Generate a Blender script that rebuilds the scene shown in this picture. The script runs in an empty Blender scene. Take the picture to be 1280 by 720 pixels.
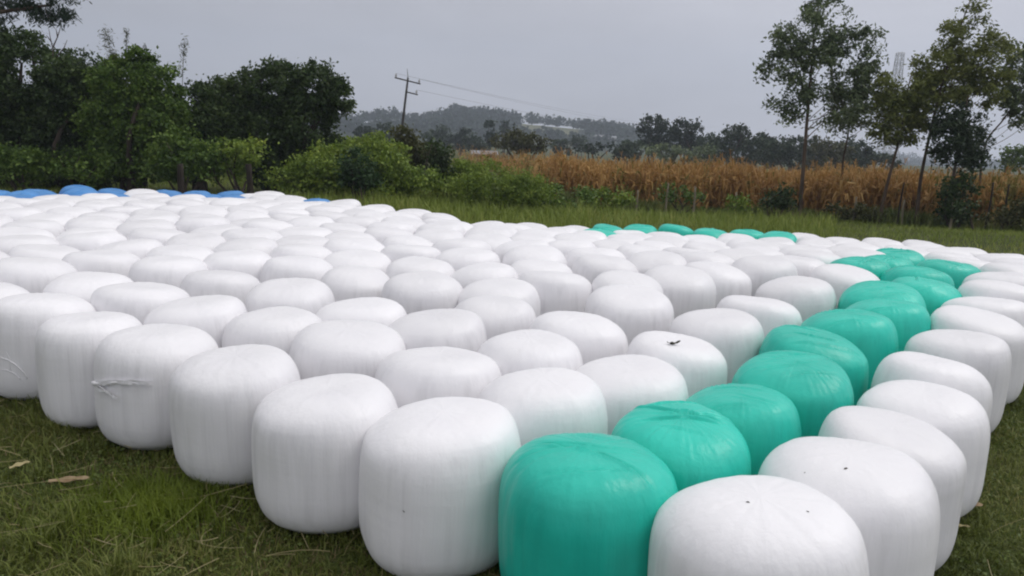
import bpy, math, random
import numpy as np
from mathutils import Matrix, Vector

scene = bpy.context.scene
col = scene.collection
rng = np.random.default_rng(11)
R = math.radians

# ------------------------------------------------------------------ camera
F = 959.7                      # focal length in photo pixels (1280 wide)
PITCH, ROLL, CAMZ = 0.21319, 0.03597, 1.606
fw = np.array([0, math.cos(PITCH), -math.sin(PITCH)])
_rt = np.array([1.0, 0, 0]); _up = np.cross(_rt, fw)
rt = math.cos(ROLL) * _rt + math.sin(ROLL) * _up
up = -math.sin(ROLL) * _rt + math.cos(ROLL) * _up
CAM = np.array([0, 0, CAMZ])
cd = bpy.data.cameras.new('camera'); cam = bpy.data.objects.new('camera', cd); col.objects.link(cam)
cd.sensor_width = 36; cd.lens = 36 * F / 1280; cd.clip_start = 0.05; cd.clip_end = 6000
m = Matrix.Identity(4)
for i in range(3):
    m[i][0] = rt[i]; m[i][1] = up[i]; m[i][2] = -fw[i]; m[i][3] = CAM[i]
cam.matrix_world = m
scene.camera = cam

def ray(px, py):
    d = fw + rt * ((px - 640) / F) - up * ((py - 360) / F)
    return d / np.linalg.norm(d)

def smooth(t):
    t = np.clip(t, 0, 1); return t * t * (3 - 2 * t)

def gz(x, y):
    """height of the land: level under the bales, falling away behind them"""
    x = np.asarray(x, float); y = np.asarray(y, float)
    lat = x / np.maximum(y, 1)
    k = smooth((lat + .28) / .45)
    y0 = 7.6 - 1.4 * k; y1 = 12.2 - 1.4 * k
    z = -(.14 + .19 * k) * smooth((y - y0) / (y1 - y0))
    s = .025 + .04 * k
    z = z - s * np.clip(y - 15, 0, 17)
    z = z - (.025 + .02 * k) * np.clip(y - 32, 0, 118)
    z = z - .02 * np.clip(y - 150, 0, 250)
    r = np.hypot(x, y)
    z = z + .03 * np.sin(x * .9 + 1.3) * np.sin(y * .7) * smooth((r - 12) / 6)
    return z

def place(px, d, py=None):
    """ground point seen at picture column px at forward distance d"""
    x = (px - 640) / F * d
    for _ in range(12):
        P = np.array([x, d, gz(x, d)]) - CAM
        w = P @ fw
        sx = 640 + F * (P @ rt) / w
        x += (px - sx) * w / F
    return np.array([x, d, float(gz(x, d))])

def zat(x, y, py):
    a = (360 - py) / F
    # (P.up) = a * (P.fw), P = (x, y, z - CAMZ)
    return CAMZ + (a * (y * fw[1] + x * fw[0]) - x * up[0] - y * up[1]) / (up[2] - a * fw[2])

def at(px, py, d):
    x = (px - 640) / F * d
    for _ in range(8):
        z = zat(x, d, py)
        P = np.array([x, d, z]) - CAM
        x += (px - (640 + F * (P @ rt) / (P @ fw))) * (P @ fw) / F
    return np.array([x, d, zat(x, d, py)])

# ------------------------------------------------------------------ helpers
def mesh_np(name, V, Fq, mat, smooth_shade=True):
    """V (n,3), Fq (m,3|4) -> mesh"""
    me = bpy.data.meshes.new(name)
    V = np.asarray(V, np.float32); Fq = np.asarray(Fq, np.int32)
    n, k = Fq.shape
    me.vertices.add(len(V)); me.vertices.foreach_set('co', V.ravel())
    me.loops.add(n * k); me.loops.foreach_set('vertex_index', Fq.ravel())
    me.polygons.add(n); me.polygons.foreach_set('loop_start', np.arange(0, n * k, k, dtype=np.int32))
    me.polygons.foreach_set('loop_total', np.full(n, k, np.int32))
    me.polygons.foreach_set('use_smooth', np.full(n, smooth_shade))
    me.update(calc_edges=True); me.validate()
    if mat: me.materials.append(mat)
    return me

def link(name, me, parent=None, loc=None):
    o = bpy.data.objects.new(name, me); col.objects.link(o)
    if parent is not None: o.parent = parent
    if loc is not None: o.location = [float(v) for v in loc]
    return o

def tag(o, label=None, cat=None, group=None, kind=None):
    if label: o['label'] = label
    if cat: o['category'] = cat
    if group: o['group'] = group
    if kind: o['kind'] = kind
    return o

def empty(name, loc):
    return link(name, None, None, loc)

class Geo:
    def __init__(s): s.v = []; s.f = []; s.n = 0
    def add(s, V, Fq):
        V = np.asarray(V, float); Fq = np.asarray(Fq, int)
        if Fq.shape[1] == 3: Fq = np.concatenate([Fq, Fq[:, 2:3]], 1)
        s.v.append(V); s.f.append(Fq + s.n); s.n += len(V)
    def tube(s, pts, rad, k=7, cap=True):
        pts = np.asarray(pts, float); n = len(pts)
        rad = np.broadcast_to(np.asarray(rad, float), (n,))
        T = np.gradient(pts, axis=0); T /= np.linalg.norm(T, axis=1)[:, None] + 1e-9
        ref = np.array([0, 0, 1.0]) if abs(T[0, 2]) < .9 else np.array([1.0, 0, 0])
        A = np.cross(T, ref); A /= np.linalg.norm(A, axis=1)[:, None] + 1e-9
        Bv = np.cross(T, A)
        th = np.arange(k) / k * 2 * np.pi
        V = pts[:, None] + rad[:, None, None] * (np.cos(th)[None, :, None] * A[:, None] + np.sin(th)[None, :, None] * Bv[:, None])
        V = V.reshape(-1, 3)
        f = []
        for i in range(n - 1):
            for j in range(k):
                f.append((i * k + j, i * k + (j + 1) % k, (i + 1) * k + (j + 1) % k, (i + 1) * k + j))
        if cap:
            V = np.concatenate([V, pts[-1:]]); c = len(V) - 1
            for j in range(k): f.append(((n - 1) * k + j, (n - 1) * k + (j + 1) % k, c, c))
        s.add(V, f)
    def box(s, c, sx, sy, sz):
        c = np.asarray(c, float)
        V = np.array([[x, y, z] for x in (-.5, .5) for y in (-.5, .5) for z in (-.5, .5)]) * [sx, sy, sz] + c
        s.add(V, [(0, 1, 3, 2), (4, 6, 7, 5), (0, 4, 5, 1), (2, 3, 7, 6), (0, 2, 6, 4), (1, 5, 7, 3)])
    def mesh(s, name, mat, sm=True):
        V = np.concatenate(s.v); Fq = np.concatenate(s.f)
        return bmesh_from(name, V, Fq, mat, sm)

def bmesh_from(name, V, Fq, mat, sm=True):
    me = bpy.data.meshes.new(name)
    faces = [tuple(dict.fromkeys(q)) for q in Fq.tolist()]
    me.from_pydata([tuple(v) for v in V.tolist()], [], faces)
    me.update()
    me.polygons.foreach_set('use_smooth', np.full(len(me.polygons), sm))
    if mat: me.materials.append(mat)
    return me

def leaf_mesh(name, P, size, aspect, mat, origin, hang=0.0, up_bias=0.0, rg=rng):
    """one lens-shaped face per leaf; hang pulls the blades downwards"""
    N = len(P); P = np.asarray(P) - np.asarray(origin)
    u = rg.normal(size=(N, 3)); u[:, 2] = u[:, 2] * (1 - hang) - 1.6 * hang
    u /= np.linalg.norm(u, axis=1)[:, None]
    w = rg.normal(size=(N, 3)); w[:, 2] += up_bias
    v = np.cross(u, w); v /= np.linalg.norm(v, axis=1)[:, None] + 1e-9
    L = (np.broadcast_to(size, (N,)) * rg.uniform(.6, 1.35, N))[:, None]
    W = L * aspect
    V = np.stack([P - u * L * .5, P + v * W * .5, P + u * L * .5, P - v * W * .5], 1).reshape(-1, 3)
    Fq = np.arange(4 * N).reshape(N, 4)
    return mesh_np(name, V, Fq, mat, False)

# ------------------------------------------------------------------ materials
def newmat(name):
    mt = bpy.data.materials.new(name); mt.use_nodes = True
    nt = mt.node_tree; b = nt.nodes['Principled BSDF']
    return mt, nt, b

def N(nt, t, **kw):
    n = nt.nodes.new(t)
    for k, v in kw.items(): setattr(n, k, v)
    return n

def ramp(nt, stops):
    r = N(nt, 'ShaderNodeValToRGB'); e = r.color_ramp.elements
    while len(e) < len(stops): e.new(.5)
    for el, (p, c) in zip(e, stops):
        el.position = p; el.color = (*c, 1)
    return r

def leaf_mat(name, cols, rough=.55, transl=.25, clump=1.2):
    """colour differs leaf by leaf and clump by clump"""
    mt, nt, b = newmat(name)
    g = N(nt, 'ShaderNodeNewGeometry'); tc = N(nt, 'ShaderNodeTexCoord')
    nz = N(nt, 'ShaderNodeTexNoise'); nz.inputs['Scale'].default_value = clump; nz.inputs['Detail'].default_value = 2
    nt.links.new(tc.outputs['Object'], nz.inputs['Vector'])
    a = N(nt, 'ShaderNodeMath', operation='MULTIPLY'); a.inputs[1].default_value = .55
    nt.links.new(g.outputs['Random Per Island'], a.inputs[0])
    c = N(nt, 'ShaderNodeMath', operation='MULTIPLY_ADD'); c.inputs[1].default_value = 1.1; 
    nt.links.new(nz.outputs['Fac'], c.inputs[0]); nt.links.new(a.outputs[0], c.inputs[2])
    d = N(nt, 'ShaderNodeMath', operation='SUBTRACT'); d.inputs[1].default_value = .32
    nt.links.new(c.outputs[0], d.inputs[0])
    r = ramp(nt, [(i / (len(cols) - 1), k) for i, k in enumerate(cols)])
    nt.links.new(d.outputs[0], r.inputs['Fac'])
    nt.links.new(r.outputs['Color'], b.inputs['Base Color'])
    b.inputs['Roughness'].default_value = rough
    b.inputs['Specular IOR Level'].default_value = .3
    if transl:
        t = N(nt, 'ShaderNodeBsdfTranslucent'); mx = N(nt, 'ShaderNodeMixShader'); mx.inputs[0].default_value = transl
        nt.links.new(r.outputs['Color'], t.inputs['Color'])
        out = nt.nodes['Material Output']
        nt.links.new(b.outputs[0], mx.inputs[1]); nt.links.new(t.outputs[0], mx.inputs[2]); nt.links.new(mx.outputs[0], out.inputs['Surface'])
    return mt

def noise_mat(name, stops, scale=3, detail=6, rough=.85, bump=0, bscale=20, vec='Object', stretch=None):
    mt, nt, b = newmat(name)
    tc = N(nt, 'ShaderNodeTexCoord'); src = tc.outputs[vec]
    if stretch:
        mp = N(nt, 'ShaderNodeMapping'); mp.inputs['Scale'].default_value = stretch
        nt.links.new(src, mp.inputs[0]); src = mp.outputs[0]
    nz = N(nt, 'ShaderNodeTexNoise'); nz.inputs['Scale'].default_value = scale; nz.inputs['Detail'].default_value = detail
    nt.links.new(src, nz.inputs['Vector'])
    r = ramp(nt, stops); nt.links.new(nz.outputs['Fac'], r.inputs['Fac']); nt.links.new(r.outputs['Color'], b.inputs['Base Color'])
    b.inputs['Roughness'].default_value = rough; b.inputs['Specular IOR Level'].default_value = .25
    if bump:
        n2 = N(nt, 'ShaderNodeTexNoise'); n2.inputs['Scale'].default_value = bscale; n2.inputs['Detail'].default_value = 5
        nt.links.new(src, n2.inputs['Vector'])
        bp = N(nt, 'ShaderNodeBump'); bp.inputs['Distance'].default_value = bump; bp.inputs['Strength'].default_value = 1
        nt.links.new(n2.outputs['Fac'], bp.inputs['Height']); nt.links.new(bp.outputs[0], b.inputs['Normal'])
    return mt

def film_mat(name, base, dark, rough, streak=.0045):
    """stretch film: faint upright pull marks, overlap bands, slight tone patches"""
    mt, nt, b = newmat(name)
    tc = N(nt, 'ShaderNodeTexCoord'); oi = N(nt, 'ShaderNodeObjectInfo')
    sc = N(nt, 'ShaderNodeMath', operation='MULTIPLY'); sc.inputs[1].default_value = 57.0
    nt.links.new(oi.outputs['Random'], sc.inputs[0])
    ad = N(nt, 'ShaderNodeVectorMath', operation='ADD')
    nt.links.new(tc.outputs['Object'], ad.inputs[0]); nt.links.new(sc.outputs[0], ad.inputs[1])
    def nz(stretch, scale, detail, dist=0):
        mp = N(nt, 'ShaderNodeMapping'); mp.inputs['Scale'].default_value = stretch
        nt.links.new(ad.outputs[0], mp.inputs[0])
        n = N(nt, 'ShaderNodeTexNoise'); n.inputs['Scale'].default_value = scale; n.inputs['Detail'].default_value = detail
        n.inputs['Distortion'].default_value = dist
        nt.links.new(mp.outputs[0], n.inputs['Vector']); return n
    up_ = nz((1, 1, .06), 22, 4); band = nz((.10, .10, 1), 11, 2, .4); fine = nz((1, 1, .8), 60, 6, .4); patch = nz((1, 1, .6), 5, 3)
    r = ramp(nt, [(.3, dark), (.62, base)])
    nt.links.new(patch.outputs['Fac'], r.inputs['Fac'])
    # whole-bale tone from its own film roll
    hv = N(nt, 'ShaderNodeHueSaturation')
    mr = N(nt, 'ShaderNodeMapRange'); mr.inputs['To Min'].default_value = .93; mr.inputs['To Max'].default_value = 1.03
    nt.links.new(oi.outputs['Random'], mr.inputs['Value']); nt.links.new(mr.outputs[0], hv.inputs['Value'])
    nt.links.new(r.outputs['Color'], hv.inputs['Color'])
    # upright dusty streaks
    mx = N(nt, 'ShaderNodeMix', data_type='RGBA'); mx.blend_type = 'MULTIPLY'
    r2 = ramp(nt, [(.34, (.90, .90, .90)), (.5, (1, 1, 1))])
    nt.links.new(up_.outputs['Fac'], r2.inputs['Fac'])
    gm_ = N(nt, 'ShaderNodeSeparateXYZ'); nt.links.new(tc.outputs['Normal'], gm_.inputs[0])
    ab = N(nt, 'ShaderNodeMath', operation='ABSOLUTE'); nt.links.new(gm_.outputs['Z'], ab.inputs[0])
    sd = N(nt, 'ShaderNodeMapRange'); sd.inputs['From Min'].default_value = .25; sd.inputs['From Max'].default_value = .75
    sd.inputs['To Min'].default_value = .8; sd.inputs['To Max'].default_value = .0
    nt.links.new(ab.outputs[0], sd.inputs['Value']); nt.links.new(sd.outputs[0], mx.inputs[0])   # pull marks belong to the wrapped sides
    nt.links.new(hv.outputs[0], mx.inputs[6]); nt.links.new(r2.outputs['Color'], mx.inputs[7])
    nt.links.new(mx.outputs[2], b.inputs['Base Color'])
    b.inputs['Roughness'].default_value = rough; b.inputs['Specular IOR Level'].default_value = .38
    bp = N(nt, 'ShaderNodeBump'); bp.inputs['Distance'].default_value = streak; nt.links.new(up_.outputs['Fac'], bp.inputs['Height'])
    b2 = N(nt, 'ShaderNodeBump'); b2.inputs['Distance'].default_value = streak * .6; nt.links.new(band.outputs['Fac'], b2.inputs['Height']); nt.links.new(bp.outputs[0], b2.inputs['Normal'])
    b3 = N(nt, 'ShaderNodeBump'); b3.inputs['Distance'].default_value = streak * .16; nt.links.new(fine.outputs['Fac'], b3.inputs['Height']); nt.links.new(b2.outputs[0], b3.inputs['Normal'])
    nt.links.new(b3.outputs[0], b.inputs['Normal'])
    return mt

M = {}
M['white'] = film_mat('white_film', (.85, .84, .86), (.82, .81, .835), .42)
M['teal'] = film_mat('teal_film', (.024, .58, .455), (.015, .50, .39), .36, .005)
M['blue'] = film_mat('blue_film', (.08, .28, .62), (.055, .22, .52), .40, .005)
M['bark'] = noise_mat('bark', [(.3, (.035, .026, .02)), (.7, (.09, .07, .055))], 6, 5, .9, .01, 30, stretch=(1, 1, .3))
M['bark_gum'] = noise_mat('gum_bark', [(.3, (.05, .035, .025)), (.7, (.14, .10, .075))], 5, 5, .85, .006, 30, stretch=(1, 1, .3))
M['hedge_dark'] = leaf_mat('hedge_leaves_dark', [(0.0135, 0.0243, 0.0081), (0.0297, 0.054, 0.0135), (0.054, 0.0891, 0.0216), (0.1013, 0.1418, 0.0378)], clump=1.3)
M['hedge_green'] = leaf_mat('hedge_leaves_green', [(0.0229, 0.0458, 0.01), (0.0629, 0.1173, 0.0172), (0.1144, 0.183, 0.0272), (0.1859, 0.2503, 0.0458)], clump=1.6)
M['weed'] = leaf_mat('weed_leaves', [(0.0535, 0.0921, 0.0151), (0.1256, 0.1925, 0.0268), (0.2093, 0.2846, 0.0402), (0.3517, 0.4019, 0.0636)], clump=2.2)
M['weed2'] = leaf_mat('edge_weed_leaves', [(0.0466, 0.0652, 0.0155), (0.0931, 0.1211, 0.0279), (0.1552, 0.1786, 0.0435), (0.2794, 0.2329, 0.0854)], clump=.8)
M['clover'] = leaf_mat('clover_leaves', [(0.0408, 0.0612, 0.0146), (0.0801, 0.1136, 0.0248), (0.1238, 0.1674, 0.0379), (0.1893, 0.2038, 0.0655)], clump=1.5)
M['dead'] = leaf_mat('dead_blades', [(0.084, 0.054, 0.024), (0.156, 0.114, 0.054), (0.24, 0.192, 0.102)], clump=2, transl=.1)
M['bluegreen'] = leaf_mat('bluegreen_leaves', [(.014, .034, .011), (.03, .066, .019), (.05, .098, .028)], clump=2)
M['olive'] = leaf_mat('olive_leaves', [(0.028, 0.0336, 0.0112), (0.063, 0.0672, 0.0196), (0.105, 0.105, 0.0308)], clump=2)
M['gum'] = leaf_mat('gum_leaves', [(0.0396, 0.0627, 0.033), (0.0908, 0.1238, 0.0627), (0.1485, 0.1898, 0.0908), (0.231, 0.2722, 0.1238)], clump=.9)
M['gum_yellow'] = leaf_mat('young_gum_leaves', [(0.0542, 0.067, 0.0207), (0.1244, 0.1467, 0.0383), (0.1914, 0.2154, 0.0574), (0.2871, 0.295, 0.0957)], clump=.9)
M['far_tree'] = leaf_mat('far_tree_leaves', [(0.0182, 0.0312, 0.0182), (0.0364, 0.0585, 0.0286), (0.065, 0.0936, 0.0416)], clump=.25)
M['far_conifer'] = leaf_mat('far_conifer_leaves', [(0.0125, 0.0225, 0.015), (0.025, 0.0425, 0.025), (0.04, 0.0625, 0.035)], clump=.3)
M['wood'] = leaf_mat('hill_wood_leaves', [(.020, .034, .024), (.028, .044, .030), (.038, .056, .036)], clump=.03, rough=1, transl=0)
M['grass'] = leaf_mat('grass_blades', [(0.0495, 0.0612, 0.0131), (0.1019, 0.1281, 0.0233), (0.1602, 0.1893, 0.0379), (0.2912, 0.2621, 0.1019)], rough=.5, clump=1.4)
M['pasture'] = leaf_mat('pasture_blades', [(0.1028, 0.1344, 0.0222), (0.174, 0.2292, 0.0379), (0.2372, 0.2926, 0.0538), (0.3795, 0.3479, 0.1107)], rough=.55, clump=.35)
M['tuft'] = leaf_mat('tuft_blades', [(0.077, 0.1045, 0.011), (0.132, 0.1815, 0.0176), (0.198, 0.2475, 0.0286)], rough=.5, clump=3)
M['straw'] = leaf_mat('straw', [(.20, .17, .08), (.34, .29, .15), (.45, .40, .24)], rough=.7, clump=3, transl=0)
M['maize'] = leaf_mat('dry_maize_leaves', [(.17, .082, .024), (.32, .172, .048), (.43, .25, .078), (.52, .35, .135)], rough=.7, clump=.22)
M['maize_green'] = leaf_mat('greenish_maize_leaves', [(0.0875, 0.075, 0.015), (0.1625, 0.1375, 0.025), (0.25, 0.2125, 0.04)], rough=.7, clump=.4)
M['dryleaf'] = noise_mat('dry_leaf', [(.3, (.20, .13, .07)), (.7, (.36, .27, .17))], 30, 4, .8)
M['darkleaf'] = noise_mat('curled_leaf', [(.3, (.018, .018, .010)), (.7, (.07, .06, .03))], 40, 4, .8)
M['speck'] = noise_mat('dirt_speck', [(.3, (.05, .045, .04)), (.7, (.12, .10, .09))], 60, 3, .9)
M['post_pale'] = noise_mat('pale_post_wood', [(.3, (.16, .13, .09)), (.7, (.30, .26, .19))], 8, 5, .9, .006, 30, stretch=(1, 1, .2))
M['post_dark'] = noise_mat('dark_post_wood', [(.3, (.018, .014, .011)), (.7, (.05, .038, .03))], 8, 5, .9, .006, 30, stretch=(1, 1, .2))
M['pole'] = noise_mat('creosote_pole', [(.3, (.030, .026, .024)), (.7, (.065, .058, .052))], 4, 4, .9)
M['steel'] = noise_mat('galvanised_steel', [(.3, (.42, .43, .45)), (.7, (.55, .56, .58))], 2, 3, .55)
M['wire'] = noise_mat('cable', [(.3, (.03, .03, .03)), (.7, (.05, .05, .05))], 2, 2, .6)
M['insul'] = noise_mat('porcelain', [(.3, (.25, .24, .23)), (.7, (.35, .34, .33))], 2, 2, .3)
M['roof'] = noise_mat('sheet_roof', [(.3, (.20, .20, .22)), (.7, (.30, .30, .32))], 1.5, 3, .45, .02, 3, stretch=(1, .1, 1))
M['wall'] = noise_mat('rendered_wall', [(.3, (.22, .22, .21)), (.7, (.30, .29, .28))], 1, 3, .9)
M['opening'] = noise_mat('dark_opening', [(.3, (.03, .03, .03)), (.7, (.06, .06, .06))], 1, 2, .4)
M['ground'] = None

def ground_mat():
    mt, nt, b = newmat('pasture_ground')
    tc = N(nt, 'ShaderNodeTexCoord')
    def nz(s, d):
        n = N(nt, 'ShaderNodeTexNoise'); n.inputs['Scale'].default_value = s; n.inputs['Detail'].default_value = d
        nt.links.new(tc.outputs['Object'], n.inputs['Vector']); return n
    big, mid, fine = nz(.35, 4), nz(2.6, 6), nz(38, 6)
    r1 = ramp(nt, [(.3, (.028, .040, .009)), (.5, (.055, .075, .016)), (.72, (.095, .085, .032))])
    r2 = ramp(nt, [(.3, (.020, .022, .009)), (.5, (.045, .058, .014)), (.75, (.10, .095, .045))])
    nt.links.new(mid.outputs['Fac'], r1.inputs['Fac']); nt.links.new(fine.outputs['Fac'], r2.inputs['Fac'])
    mx = N(nt, 'ShaderNodeMix', data_type='RGBA'); nt.links.new(big.outputs['Fac'], mx.inputs[0])
    nt.links.new(r1.outputs['Color'], mx.inputs[6]); nt.links.new(r2.outputs['Color'], mx.inputs[7])
    nt.links.new(mx.outputs[2], b.inputs['Base Color']); b.inputs['Roughness'].default_value = .95; b.inputs['Specular IOR Level'].default_value = .15
    bp = N(nt, 'ShaderNodeBump'); bp.inputs['Distance'].default_value = .02; nt.links.new(fine.outputs['Fac'], bp.inputs['Height']); nt.links.new(bp.outputs[0], b.inputs['Normal'])
    return mt
M['ground'] = ground_mat()
M['hill'] = noise_mat('hill_grass', [(.32, (.020, .032, .020)), (.5, (.030, .046, .026)), (.70, (.045, .060, .032))], .02, 5, .95)
M['fallow'] = noise_mat('fallow_field', [(.3, (.085, .095, .045)), (.7, (.13, .13, .065))], .05, 4, .95)
HAZE, SKYGAIN, SUN, EXPO = .0008, 1.34, .9, 0.0
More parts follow.
